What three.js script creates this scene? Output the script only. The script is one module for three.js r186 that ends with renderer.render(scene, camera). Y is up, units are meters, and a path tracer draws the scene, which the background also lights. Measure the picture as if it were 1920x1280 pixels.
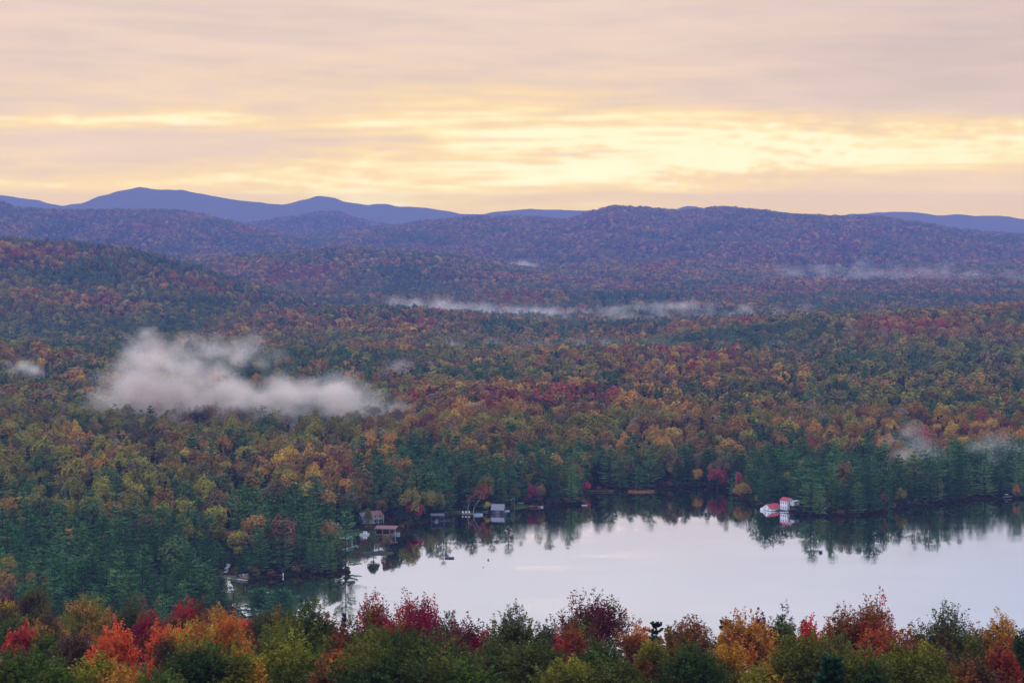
import * as THREE from 'three';
import { ImprovedNoise } from 'three/addons/math/ImprovedNoise.js';
import { mergeGeometries } from 'three/addons/utils/BufferGeometryUtils.js';

// ------------------------------------------------------------------ camera, sky, sun, haze, exposure
const scene = new THREE.Scene();
const FOCAL = 3583, HORIZON = 430, EYE = 146;             // pixels of the 1920 x 1280 photograph; metres above the lake
const camera = new THREE.PerspectiveCamera(2 * Math.atan(850 / FOCAL) * 180 / Math.PI, 1920 / 1280, 1, 80000);
camera.position.set(0, EYE, 0);
camera.lookAt(0, EYE, -100);
camera.setViewOffset(1920, 1700, 0, 420, 1920, 1280);     // a level camera with its lens shifted down
scene.add(camera);
const renderer = new THREE.WebGLRenderer({ antialias: true });
renderer.toneMapping = THREE.LinearToneMapping;
renderer.toneMappingExposure = 1.0;
renderer.shadowMap.enabled = true;

const perlin = new ImprovedNoise();
const noise = (x, y = 0, z = 0) => perlin.noise(x, y, z);
function fbm(x, y, z, oct = 4) { let s = 0, a = 0.5; for (let i = 0; i < oct; i++) { s += a * perlin.noise(x, y, z); x *= 2.03; y *= 2.03; z = z * 2.03 + 7.1; a *= 0.5; } return s; }
function rng(seed) { let a = (seed * 2654435761) >>> 0; return () => { a = (a + 0x6d2b79f5) >>> 0; let t = Math.imul(a ^ (a >>> 15), 1 | a); t = (t + Math.imul(t ^ (t >>> 7), 61 | t)) ^ t; return ((t ^ (t >>> 14)) >>> 0) / 4294967296; }; }
const { clamp, lerp, smoothstep } = THREE.MathUtils;
const sRGB = (r, g, b) => new THREE.Color().setRGB(r / 255, g / 255, b / 255, THREE.SRGBColorSpace);

// sun low behind the cloud ahead
const sunEl = 2.6 * Math.PI / 180, sunAz = Math.atan((1000 - 960) / FOCAL);
const sun = new THREE.DirectionalLight(new THREE.Color(1.0, 0.72, 0.42), 0.25);
sun.name = 'sun';
sun.position.set(Math.sin(sunAz) * Math.cos(sunEl) * 20000, EYE + Math.sin(sunEl) * 20000, -Math.cos(sunAz) * Math.cos(sunEl) * 20000);
sun.target.position.set(0, EYE, 0);
sun.castShadow = true; sun.shadow.radius = 20; sun.shadow.mapSize.set(4096, 4096);
Object.assign(sun.shadow.camera, { left: -1500, right: 1500, top: 800, bottom: -800, near: 10, far: 40000 });
scene.add(sun, sun.target);

scene.fog = new THREE.FogExp2(new THREE.Color(0.36, 0.45, 1.0), 8.6e-5);

// computed sky: air and thin cloud only
{
  const W = 4096, H = 2048, data = new Float32Array(W * H * 4);
  const lin = (r, g, b) => { const c = sRGB(r, g, b); return [c.r, c.g, c.b]; };
  const grey = lin(226, 203, 192), rose = lin(238, 211, 198), gold = lin(253, 219, 163), pale = lin(255, 241, 202), peach = lin(250, 210, 160), high = lin(224, 220, 224), highRight = lin(196, 206, 226), zen = lin(196, 214, 250);
  // streaks seen in the photograph: centre and half size in degrees of bearing and height, tilt, strength
  const D = 180 / Math.PI;
  const bearing = (px) => Math.atan((px - 960) / FOCAL) * D, height = (py) => Math.atan((HORIZON - py) / FOCAL) * D;
  const streak = (x, y, rx, ry, s, tilt = 0) => [bearing(x), height(y), rx / FOCAL * D, ry / FOCAL * D, s, tilt];
  const bright = [streak(1080, 265, 560, 75, 0.75), streak(900, 190, 190, 24, 0.4), streak(930, 270, 90, 26, 0.5), streak(1300, 285, 600, 50, 0.55), streak(1700, 275, 420, 45, 0.55), streak(620, 345, 330, 34, 0.85, -0.05),
    streak(110, 236, 160, 9, 1.1), streak(345, 215, 95, 15, 1.15, 0.04), streak(250, 228, 200, 9, 0.7), streak(90, 346, 130, 8, 0.7), streak(980, 226, 340, 5, 0.8, 0.035), streak(1050, 253, 130, 4, 0.8, 0.07),
    streak(1350, 232, 320, 5, 0.7, -0.025), streak(1200, 320, 420, 42, 0.5), streak(1100, 345, 300, 26, 0.4), streak(470, 228, 170, 8, 0.5), streak(1250, 250, 420, 16, 0.35), streak(40, 182, 90, 6, 0.4), streak(1600, 292, 380, 14, 0.4), streak(1880, 280, 200, 34, 0.5), streak(800, 388, 420, 12, 0.4), streak(280, 62, 110, 24, 0.12), streak(700, 140, 420, 40, 0.12)];
  const dark = [streak(330, 290, 380, 34, 0.9), streak(1720, 368, 420, 36, 1.5), streak(180, 260, 340, 30, 0.5), streak(1120, 290, 330, 9, 0.55, 0.01), streak(1480, 288, 260, 6, 0.5), streak(600, 260, 300, 18, 0.4), streak(1650, 330, 420, 10, 0.4), streak(1830, 190, 400, 60, 0.7), streak(1100, 345, 60, 12, 0.4), streak(500, 200, 420, 26, 0.35), streak(1550, 190, 300, 20, 0.35), streak(820, 330, 160, 5, 0.4)];
  const gauss = (list, az, el) => { let s = 0; for (const q of list) { const dx = (az - q[0]) / q[2]; if (dx > 3 || dx < -3) continue; const dy = (el - q[1] - q[5] * (az - q[0])) / q[3]; s += q[4] * Math.exp(-dx * dx - dy * dy); } return s; };
  for (let r = 0; r < H; r++) {
    const up = ((r + 0.5) / H - 0.5) * Math.PI, el = up * D;
    for (let c = 0; c < W; c++) {
      const round = ((c + 0.5) / W - 0.5) * 2 * Math.PI, i = (r * W + c) * 4;
      let az = round * D + 90; if (az > 180) az -= 360;                  // bearing from straight ahead
      const e = Math.max(el, 0), nearSun = Math.exp(-((az - 1) ** 2) / (2 * 34 ** 2));
      // streaky cloud texture, flat layers drawn out along the horizon
      let t = 0, w = 0, wobble = 0;
      if (el > -2 && el < 32) {
        const wob = wobble = 0.5 * noise(az * 0.12, e * 0.5, 3.1);
        t = fbm(az * 0.2, (e + wob) * 1.9, 1.7, 4) * 0.9 + fbm(az * 0.42, (e + wob * 0.6 + az * 0.01) * 6.5, 9.2, 4) * 0.55;
        w = fbm(az * 0.5, (e + wob) * 3.6, 5.5, 3);
      } else t = 0.5 * fbm(Math.cos(round) * Math.cos(up) * 2.4, Math.sin(up) * 3.4, Math.sin(round) * Math.cos(up) * 2.4, 4);
      const lowBand = Math.exp(-(((e - 2.3) / 2.2) ** 2)), azs = Math.abs(az) < 60;
      let b = azs ? gauss(bright, az + w * 1.6, e + w * 0.16) : 0, k = azs ? gauss(dark, az + w * 1.4, e + w * 0.14) : 0;
      const fine = el > -2 && el < 16 ? fbm(az * 0.30 + 3 * wobble, (e + wobble + 0.035 * az) * 13, 4.4, 4) : 0;
      let glow = nearSun * lowBand * 0.28 + b * (0.66 + 0.5 * t + 0.9 * fine) - k * 0.5 + (t * 0.5 + fine * 0.3) * (0.25 + lowBand);
      const g1 = clamp(glow * 1.2, 0, 1), g2 = clamp((glow - 0.6) * 1.5, 0, 1);
      const upper = smoothstep(e, 6, 10.5), top = smoothstep(e, 11, 65), horizonWarm = Math.exp(-e / 1.5) * (0.35 + 0.65 * nearSun), right = smoothstep(az, 4, 22), mauve = smoothstep(az, 3, 15) * smoothstep(e, 2.5, 5);
      const path = Math.min(13000, 265 / Math.max(Math.sin(e / D), 0.004)), clear = Math.exp(-8.6e-5 * path);   // the haze before it, see scene.fog
      for (let ch = 0; ch < 3; ch++) {
        let v = lerp(lerp(grey[ch], rose[ch], clamp(0.5 + t * 1.6, 0, 1)), peach[ch], clamp(horizonWarm * 1.3, 0, 1) * 0.8);
        v *= 1 - mauve * [0.16, 0.15, 0.07][ch];
        v = lerp(v, gold[ch] * 1.02, g1); v = lerp(v, pale[ch] * 1.08, g2);
        v = lerp(v, lerp(high[ch], highRight[ch], right) * (1.04 + 0.16 * t), upper * (1 - 0.25 * g1)); v = lerp(v, zen[ch] * (2.4 + 0.35 * t), top);
        if (el > 0) v = Math.min((v - [0.14, 0.17, 0.54][ch] * (1 - clear)) / clear, v * 3);
        data[i + ch] = Math.max(v, 0.02);
      }
      data[i + 3] = 1;
    }
  }
  const sky = new THREE.DataTexture(data, W, H, THREE.RGBAFormat, THREE.FloatType);
  sky.mapping = THREE.EquirectangularReflectionMapping; sky.magFilter = THREE.LinearFilter; sky.needsUpdate = true;
  scene.background = sky; scene.environment = sky;
}

// ------------------------------------------------------------------ helpers
const used = new Map();
function numbered(name) { const n = used.get(name) ?? 0; used.set(name, n + 1); return n ? name + '_' + String(n).padStart(3, '0') : name; }
function tag(o, label, category, group, kind) { if (label) o.userData.label = label; if (category) o.userData.category = category; if (group) o.userData.group = group; if (kind) o.userData.kind = kind; return o; }
function thing(name, label, category, p, turn = 0, group) { const o = new THREE.Group(); o.name = numbered(name); o.position.set(p.x, p.y, p.z); o.rotation.y = turn; scene.add(o); return tag(o, label, category, group); }
function part(name, geometry, material, parent) { const m = new THREE.Mesh(geometry, material); m.name = name; m.castShadow = m.receiveShadow = true; parent.add(m); return m; }
function struct(name, geometry, material) { const m = part(numbered(name), geometry, material, scene); m.userData.kind = 'structure'; return m; }
const at = (px, py, d) => new THREE.Vector3((px - 960) / FOCAL * d, EYE - (py - HORIZON) / FOCAL * d, -d);          // the place d metres ahead that is seen at that point
const onWater = (px, py, lift = 0) => { const p = at(px, py, FOCAL * EYE / (py - HORIZON)); p.y = lift; return p; };
const std = (color, roughness = 0.85, extra = {}) => new THREE.MeshStandardMaterial({ color, roughness, ...extra });
// ------------------------------------------------------------------ the land
const interp = (list, x) => { if (x <= list[0][0]) return list[0][1]; for (let i = 1; i < list.length; i++) if (x <= list[i][0]) { const [a, b] = list[i - 1], [c, e] = list[i], t = (x - a) / (c - a); return b + (e - b) * (t * 0.5 + 0.5 * t * t * (3 - 2 * t)); } return list[list.length - 1][1]; };
const lakePixels = [[412, 1094], [428, 1122], [440, 1150], [448, 1163], [470, 1168], [560, 1172], [640, 1195], [760, 1222], [900, 1245], [1200, 1268], [1600, 1280], [2200, 1285], [2700, 1285], [2700, 925], [2100, 930], [1920, 935], [1830, 936], [1790, 941], [1745, 948], [1700, 951], [1660, 961], [1600, 968], [1530, 968], [1490, 964], [1462, 959], [1430, 955], [1412, 946], [1395, 938], [1372, 926], [1360, 918], [1300, 914], [1232, 917], [1226, 923], [1180, 923], [1165, 917], [1152, 923], [1095, 924], [1088, 932], [1100, 946], [1060, 947], [1010, 951], [960, 955], [940, 959], [905, 962], [880, 963], [845, 967], [800, 979], [765, 990], [745, 1001], [705, 1004], [670, 1003], [641, 1006], [629, 1013], [632, 1035], [636, 1055], [642, 1065], [660, 1071], [656, 1076], [620, 1077], [560, 1077], [535, 1080], [500, 1083], [470, 1089], [440, 1087], [420, 1084]];
const lake = lakePixels.map(([x, y]) => { const p = onWater(x, y); return [p.x, p.z]; });
function shoreDistance(x, z) {            // metres to the shore, positive on land
  let best = 1e9, inside = false;
  for (let i = 0, j = lake.length - 1; i < lake.length; j = i++) {
    const [ax, az] = lake[i], [bx, bz] = lake[j], ex = bx - ax, ez = bz - az, t = clamp(((x - ax) * ex + (z - az) * ez) / (ex * ex + ez * ez), 0, 1);
    best = Math.min(best, (x - ax - ex * t) ** 2 + (z - az - ez * t) ** 2);
    if (az > z !== bz > z && x < (bx - ax) * (z - az) / (bz - az) + ax) inside = !inside;
  }
  return (inside ? -1 : 1) * Math.sqrt(best);
}
const TOPS = 19;
const ridges = [ // [distance, front width, back width, [[px, py of the tree tops along its crest] ...]]
  [1850, 900, 600, [[-300, 634], [0, 645], [60, 647], [150, 654], [250, 686], [400, 728], [560, 775], [700, 800]]],
  [3600, 1500, 900, [[-300, 440], [0, 441], [60, 447], [110, 449], [190, 455], [280, 470], [350, 490], [450, 520], [540, 548], [620, 575], [760, 610], [900, 660]]],
  [2750, 700, 700, [[420, 590], [600, 577], [770, 574], [900, 592], [1000, 602], [1100, 614], [1180, 628], [1280, 660], [1360, 690]]],
  [2450, 900, 900, [[1020, 690], [1100, 655], [1180, 632], [1260, 613], [1340, 601], [1440, 593], [1560, 586], [1680, 580], [1800, 574], [1920, 567], [2100, 556]]],
  [5200, 1300, 1200, [[200, 520], [380, 482], [500, 471], [600, 465], [680, 463], [760, 469], [840, 477], [920, 489], [1000, 504], [1080, 522], [1160, 545]]],
  [5700, 1300, 900, [[980, 540], [1060, 510], [1150, 495], [1250, 488], [1350, 491], [1450, 502], [1560, 524], [1700, 545], [1920, 555]]],
  [8000, 2800, 1500, [[-300, 368], [0, 376], [30, 387], [90, 391], [150, 392], [250, 390], [330, 392], [380, 400], [430, 412], [500, 430], [600, 453], [680, 470], [760, 490]]],
  [8600, 3600, 1500, [[480, 455], [560, 440], [650, 426], [740, 421], [800, 411], [900, 404], [1000, 405], [1060, 410], [1110, 395], [1150, 385], [1200, 387], [1270, 393], [1310, 390], [1360, 386], [1420, 392], [1500, 402], [1580, 404], [1650, 405], [1720, 415], [1800, 428], [1860, 433], [1920, 437], [2200, 448]]],
  [10600, 1800, 1500, [[380, 440], [460, 416], [540, 405], [600, 395], [632, 394], [665, 405], [700, 414], [760, 424], [840, 440]]],
].map(([d, f, b, c]) => [d, f, b, c.map(([x, y]) => [x, EYE - (y - HORIZON) / FOCAL * d - TOPS])]);
const leftSlope = [[0, 143], [60, 128], [120, 110], [170, 95], [250, 77], [300, 66], [400, 47], [500, 27], [600, 8], [660, 2]], rightSlope = [[0, 143], [60, 128], [120, 110], [170, 95], [250, 75], [300, 58], [400, 33], [500, 15], [590, 3], [640, 1.5]];
const valley = [[600, 1.5], [700, 2], [800, 2.5], [1000, 4], [1300, 6], [1600, 6], [1900, 4], [2300, -3], [3000, -9], [4300, -8], [6000, 12], [9000, 55], [12000, 80], [17000, 90]];
function landHeight(x, d) {
  const u = 960 + FOCAL * x / d;
  let h = interp(valley, d);
  if (d < 700) { const s = lerp(interp(leftSlope, d), interp(rightSlope, d), smoothstep(u, 480, 760)); h = lerp(s, h, smoothstep(d, 600, 690)); if (d > 60) h += 2.2 * noise(x * 0.014, d * 0.014, 2.2); }
  if (d > 900) {
    h += (5.0 + Math.min(d / 1000, 9) * (d > 4500 ? 1.2 : 0.5)) * smoothstep(d, 930, 1350) * (noise(x * 0.0036, d * 0.0042, 4.4) + 0.6 * noise(x * 0.009, d * 0.011, 8.4));
    const warp = 1 + 0.035 * noise(u * 0.004, d * 0.0002, 6.6);
    for (const [rd, f, b, crest] of ridges) {
      const t = d * warp < rd ? (rd - d * warp) / f : (d * warp - rd) / b;
      if (t >= 1) continue;
      const top = interp(crest, u), s = 0.5 + 0.5 * Math.cos(Math.PI * Math.pow(t, 0.85)), r = lerp(-20, top, s) + Math.max(top, 20) * (0.10 * noise(x * 0.0045, d * 0.003, rd) + (rd > 7000 ? 0.16 : 0.05) * noise(x * 0.0019, d * 0.0011, rd + 4)) * Math.min(1, 2.2 * (1 - s));
      const k = 7, m = Math.max(h, r), q = Math.max(k - Math.abs(h - r), 0) / k; h = m + q * q * k * 0.25;
    }
  }
  if (d > 560 && d < 1500) { const s = shoreDistance(x, -d); h = s > 0 ? Math.min(0.25 + s * 0.09, 0.8) + Math.max(h - 0.8, 0) * smoothstep(s, 4, 130) : Math.max(-2.5, -0.15 + s * 0.25); }
  return h;
}
const soil = new THREE.MeshPhysicalMaterial({ color: 0xffffff, vertexColors: true, roughness: 1, specularIntensity: 0 });
const lawns = [[665, 1002, 9, 4], [645, 1004, 5, 3], [690, 1000, 7, 5], [868, 962, 9, 3], [960, 953, 7, 3], [980, 950, 6, 3], [442, 1084, 6, 4, 1], [1476, 958, 3, 3]].map(([x, y, rx, rz, sand]) => { const p = onWater(x, y); return [p.x, p.z, rx, rz, sand]; });
function groundColour(x, z) {
  const n = noise(x * 0.05, z * 0.05, 2.2), v = 0.8 + 0.5 * noise(x * 0.3, z * 0.3, 6.1);
  if (z < -700 && z > -1100) for (const [a, b, rx, rz, sand] of lawns) if (((x - a) / rx) ** 2 + ((z - b) / rz) ** 2 < 1 + n) return sand ? [0.16 * v, 0.12 * v, 0.07 * v] : [0.05 * v, 0.085 * v, 0.022 * v];
  return [lerp(0.020, 0.038, n + 0.5) * v, lerp(0.022, 0.026, n + 0.5) * v, 0.013 * v];
}
const cols = [], rows = [];
for (let u = -120; u <= 2040; u += 6) cols.push(u);
for (let i = 1; i <= 16; i++) { const e = 60 * i * i; cols.unshift(-120 - e); cols.push(2040 + e); }
for (let d = 16; d < 600; d += 12) rows.push(d);
for (let d = 600; d < 1120; d += 3.2) rows.push(d);
for (let d = 1120; d < 13600; d *= 1.013) rows.push(d);
const heights = new Float32Array(cols.length * rows.length), seenFrom = new Float32Array(cols.length * rows.length);
{
  const p = new Float32Array(cols.length * rows.length * 3), gc = new Float32Array(cols.length * rows.length * 3), index = [];
  for (let r = 0; r < rows.length; r++) for (let c = 0; c < cols.length; c++) {
    const d = rows[r], x = (cols[c] - 960) / FOCAL * d, h = landHeight(x, d), i = r * cols.length + c;
    heights[i] = h; p.set([x, h, -d], i * 3); gc.set(groundColour(x, -d), i * 3);
    seenFrom[i] = Math.max(r ? seenFrom[i - cols.length] : -9, (h + (d < 560 ? 0 : h > 0.3 ? 10 : 0) - EYE) / d);
    if (r && c) { const a = i - cols.length - 1, b = i - cols.length, e = i - 1; index.push(a, b, e, b, i, e); }
  }
  const near = new THREE.BufferGeometry();
  near.setAttribute('position', new THREE.BufferAttribute(p, 3)); near.setAttribute('color', new THREE.BufferAttribute(gc, 3)); near.setIndex(index); near.computeVertexNormals();
  const back = new THREE.PlaneGeometry(24000, 6000, 24, 12); back.rotateX(-Math.PI / 2); back.translate(0, 0, 2984);
  const bp = back.attributes.position; for (let i = 0; i < bp.count; i++) bp.setY(i, bp.getZ(i) < 10 ? lerp(142, 40, smoothstep(Math.abs(bp.getX(i)), 0, 9000)) : 120 + 40 * noise(bp.getX(i) * 0.001, bp.getZ(i) * 0.001, 1));
  back.computeVertexNormals(); back.deleteAttribute('uv'); back.setAttribute('color', new THREE.BufferAttribute(new Float32Array(bp.count * 3).fill(0.025), 3));
  struct('terrain', mergeGeometries([near, back]), soil);
}
const u0 = -120 - 60 * 256;
function rowOf(d) { let a = 0, b = rows.length - 1; while (b - a > 1) { const m = (a + b) >> 1; if (rows[m] <= d) a = m; else b = m; } return a; }
function colOf(u) { let a = 0, b = cols.length - 1; while (b - a > 1) { const m = (a + b) >> 1; if (cols[m] <= u) a = m; else b = m; } return a; }
function groundAt(x, d) {
  const u = 960 + FOCAL * x / d, r = rowOf(d), c = colOf(u), s = clamp((d - rows[r]) / (rows[r + 1] - rows[r]), 0, 1), t = clamp((u - cols[c]) / (cols[c + 1] - cols[c]), 0, 1), i = r * cols.length + c;
  return lerp(lerp(heights[i], heights[i + 1], t), lerp(heights[i + cols.length], heights[i + cols.length + 1], t), s);
}
const hiddenBelow = (x, d) => seenFrom[Math.max(rowOf(d) - 1, 0) * cols.length + colOf(960 + FOCAL * x / d)];

// the lake: one mirror-smooth sheet, ruffled in places
{
  const N = 1024, h = new Uint8Array(N * N * 4), ro = new Uint8Array(N * N * 4), TILE = 512;
  for (let y = 0; y < N; y++) for (let x = 0; x < N; x++) {
    const i = (y * N + x) * 4, wx = x / N * TILE, wz = y / N * TILE;
    const ruffle = smoothstep(fbm(wx * 0.0078125, wz * 0.03125, 3.3, 4) + 0.06, 0.0, 0.3);
    const w = 0.6 * noise(wx * 0.5, wz * 0.9, 1.1) + 0.4 * noise(wx * 0.23 + 5, wz * 0.42, 2.7), swell = noise(wx * 0.015625 * 2, wz * 0.0625, 7.7);
    h[i] = h[i + 1] = h[i + 2] = clamp(128 + 70 * w * (0.10 + 0.90 * ruffle) + 55 * swell, 0, 255); h[i + 3] = 255;
    ro[i] = ro[i + 1] = ro[i + 2] = clamp(110 + 110 * ruffle, 0, 255); ro[i + 3] = 255;
  }
  const tex = (d) => { const t = new THREE.DataTexture(d, N, N); t.wrapS = t.wrapT = THREE.RepeatWrapping; t.magFilter = THREE.LinearFilter; t.repeat.set(1, 1); t.needsUpdate = true; return t; };
  const water = new THREE.MeshPhysicalMaterial({ color: new THREE.Color(0.84, 0.85, 0.89), metalness: 1, roughness: 0.095, roughnessMap: tex(ro), bumpMap: tex(h), bumpScale: 0.05 });
  const g = new THREE.PlaneGeometry(1500, 640, 1, 1); g.rotateX(-Math.PI / 2); g.translate(0, 0, -860);
  const uv = g.attributes.uv, gp = g.attributes.position; for (let i = 0; i < 4; i++) uv.setXY(i, gp.getX(i) / TILE, gp.getZ(i) / TILE);
  struct('lake_water', g, water);
}

// far mountains, kilometres behind the last ridge that shows its trees
function mountain(d, crest, depth, seed) {
  const g = new THREE.PlaneGeometry(1, 1, 260, 40), p = g.attributes.position, x0 = crest[0][0], x1 = crest[crest.length - 1][0];
  for (let i = 0; i < p.count; i++) {
    const s = p.getX(i) + 0.5, t = p.getY(i) + 0.5, u = lerp(x0, x1, s), top = EYE - (interp(crest, u) - HORIZON) / FOCAL * d, front = t < 0.7 ? t / 0.7 : (1 - t) / 0.3;
    const dd = d + (t - 0.7) * depth * 2, x = (u - 960) / FOCAL * dd, prof = 0.5 - 0.5 * Math.cos(Math.PI * front), edge = smoothstep(Math.min(s, 1 - s), 0, 0.02);
    p.setXYZ(i, x, lerp(20, top, prof * edge) + (1 - prof) * prof * 110 * (noise(x * 0.0022, dd * 0.0016, seed) + 0.6 * noise(x * 0.006, dd * 0.004, seed + 2)) + 5 * noise(x * 0.012, dd * 0.01, seed + 3) * prof, -dd);
  }
  g.computeVertexNormals();
  struct('mountain', g, new THREE.MeshPhysicalMaterial({ color: new THREE.Color(0.15, 0.125, 0.09), roughness: 1, specularIntensity: 0 }));
}
mountain(12900, [[-400, 355], [-100, 358], [0, 366], [60, 374], [110, 385], [170, 398], [260, 420]], 1500, 1);
mountain(11700, [[60, 400], [110, 387], [150, 381], [190, 367], [230, 357], [262, 351], [290, 355], [340, 356], [370, 362], [400, 368], [450, 376], [520, 383], [600, 390], [700, 398], [800, 410]], 1400, 2);
mountain(12300, [[480, 395], [530, 384], [570, 375], [598, 367], [625, 371], [650, 379], [690, 384], [720, 382], [745, 387], [790, 389], [830, 394], [865, 401], [900, 402], [940, 396], [985, 392], [1040, 393], [1100, 395], [1180, 402], [1240, 408]], 1200, 3);
mountain(12800, [[1230, 404], [1262, 394], [1290, 386], [1305, 387], [1330, 395], [1360, 404]], 900, 4);
mountain(12000, [[1520, 418], [1560, 408], [1600, 401], [1680, 397], [1720, 398], [1760, 404], [1800, 402], [1830, 405], [1870, 404], [1920, 410], [2000, 414], [2300, 420]], 1300, 5);
mountain(11300, [[600, 428], [660, 413], [700, 407], [740, 410], [790, 414], [850, 411], [900, 414], [960, 430]], 900, 6);
// ------------------------------------------------------------------ trees
class Builder {           // collects small faces and tubes with their own colours into one geometry
  constructor() { this.p = []; this.c = []; this.i = []; }
  v(x, y, z, c) { this.p.push(x, y, z); this.c.push(c[0], c[1], c[2]); return this.p.length / 3 - 1; }
  leaf(x, y, z, dx, dy, dz, l, w, roll, c) {          // a pointed blade from x, y, z along d
    let sx = dz, sy = 0, sz = -dx, n = Math.hypot(sx, sz) || 1; sx /= n; sz /= n; if (n < 1e-3) { sx = 1; sz = 0; }
    const ux = dy * sz - dz * sy, uy = dz * sx - dx * sz, uz = dx * sy - dy * sx, cr = Math.cos(roll), sr = Math.sin(roll);
    const ax = sx * cr + ux * sr, ay = sy * cr + uy * sr, az = sz * cr + uz * sr, h = l * 0.45, k = w * 0.5, f = 0.18 * w;
    const a = this.v(x, y, z, c), b = this.v(x + dx * h + ax * k, y + dy * h + ay * k + f, z + dz * h + az * k, c), e = this.v(x + dx * l, y + dy * l, z + dz * l, c), g = this.v(x + dx * h - ax * k, y + dy * h - ay * k + f, z + dz * h - az * k, c);
    this.i.push(a, b, e, a, e, g);
  }
  blade(x, y, z, dx, dy, dz, l, w, roll, c) {         // a leaf as one face
    let sx = dz, sz = -dx, n = Math.hypot(sx, sz) || 1; sx /= n; sz /= n;
    const ux = dy * sz, uy = dz * sx - dx * sz, uz = -dy * sx, cr = Math.cos(roll) * w * 0.5, sr = Math.sin(roll) * w * 0.5, ax = sx * cr + ux * sr, ay = uy * sr, az = sz * cr + uz * sr;
    this.i.push(this.v(x + ax, y + ay, z + az, c), this.v(x - ax, y - ay, z - az, c), this.v(x + dx * l, y + dy * l, z + dz * l, c));
  }
  tri(x, y, z, nx, ny, nz, s, spin, c) {              // one face of size s turned to n
    let tx = nz, ty = 0, tz = -nx, n = Math.hypot(tx, tz); if (n < 1e-3) { tx = 1; tz = 0; n = 1; } tx /= n; tz /= n;
    const bx = ny * tz - nz * ty, by = nz * tx - nx * tz, bz = nx * ty - ny * tx, o = [];
    for (let k = 0; k < 3; k++) { const a = spin + k * 2.094, q = s * (k ? 0.62 : 0.75), co = Math.cos(a) * q, si = Math.sin(a) * q; o.push(this.v(x + tx * co + bx * si, y + ty * co + by * si, z + tz * co + bz * si, c)); }
    this.i.push(...o);
  }
  tube(pts, r0, r1, sides, c) {
    let prev = null;
    pts.forEach(([x, y, z], k) => {
      const q = pts[Math.min(k + 1, pts.length - 1)], o = pts[Math.max(k - 1, 0)], d = new THREE.Vector3(q[0] - o[0], q[1] - o[1], q[2] - o[2]).normalize(), a = new THREE.Vector3(Math.abs(d.y) > 0.9 ? 1 : 0, Math.abs(d.y) > 0.9 ? 0 : 1, 0).cross(d).normalize(), b = d.clone().cross(a), r = lerp(r0, r1, k / (pts.length - 1)), ring = [];
      for (let s = 0; s < sides; s++) { const t = s / sides * 6.283, co = Math.cos(t) * r, si = Math.sin(t) * r; ring.push(this.v(x + a.x * co + b.x * si, y + a.y * co + b.y * si, z + a.z * co + b.z * si, c)); }
      if (prev) for (let s = 0; s < sides; s++) { const n = (s + 1) % sides; this.i.push(prev[s], prev[n], ring[s], prev[n], ring[n], ring[s]); }
      prev = ring;
    });
  }
  build() { const g = new THREE.BufferGeometry(); g.setAttribute('position', new THREE.BufferAttribute(new Float32Array(this.p), 3)); g.setAttribute('color', new THREE.BufferAttribute(new Float32Array(this.c), 3)); g.setIndex(this.i); return g; }
}
const onSphere = (R) => { const y = R() * 2 - 1, a = R() * 6.283, s = Math.sqrt(1 - y * y); return [Math.cos(a) * s, y, Math.sin(a) * s]; };
const mix3 = (a, b, t) => [lerp(a[0], b[0], t), lerp(a[1], b[1], t), lerp(a[2], b[2], t)];
const leafMaterial = new THREE.MeshPhysicalMaterial({ name: 'leaves', color: 0xffffff, vertexColors: true, roughness: 1, specularIntensity: 0, transmission: 0.3, thickness: 0, side: THREE.DoubleSide });
const needleMaterial = new THREE.MeshPhysicalMaterial({ name: 'needles', color: 0xffffff, vertexColors: true, roughness: 1, specularIntensity: 0, side: THREE.DoubleSide });
const barkMaterial = new THREE.MeshPhysicalMaterial({ name: 'bark', color: 0xffffff, vertexColors: true, roughness: 1, specularIntensity: 0 });
const BARK = [0.06, 0.05, 0.042];

function lobesOf(R, H, radius, crown, n) {      // the clumps of a broadleaf crown: [x, y, z, r]
  const base = H * (1 - crown), out = [];
  for (let k = 0; k < n; k++) {
    const t = Math.sqrt((k + 0.5) / n), a = k * 2.4 + R() * 0.7, y = base + H * crown * (0.26 + 0.54 * Math.sqrt(Math.max(0, 1 - t ** 3.5)) + 0.14 * (R() - 0.5)), q = radius * t * 0.74 * (0.85 + 0.3 * R());
    out.push([Math.cos(a) * q, y, Math.sin(a) * q, radius * (0.34 + 0.16 * R()), H * crown * (0.22 + 0.1 * R())]);
  }
  return out;
}
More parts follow.
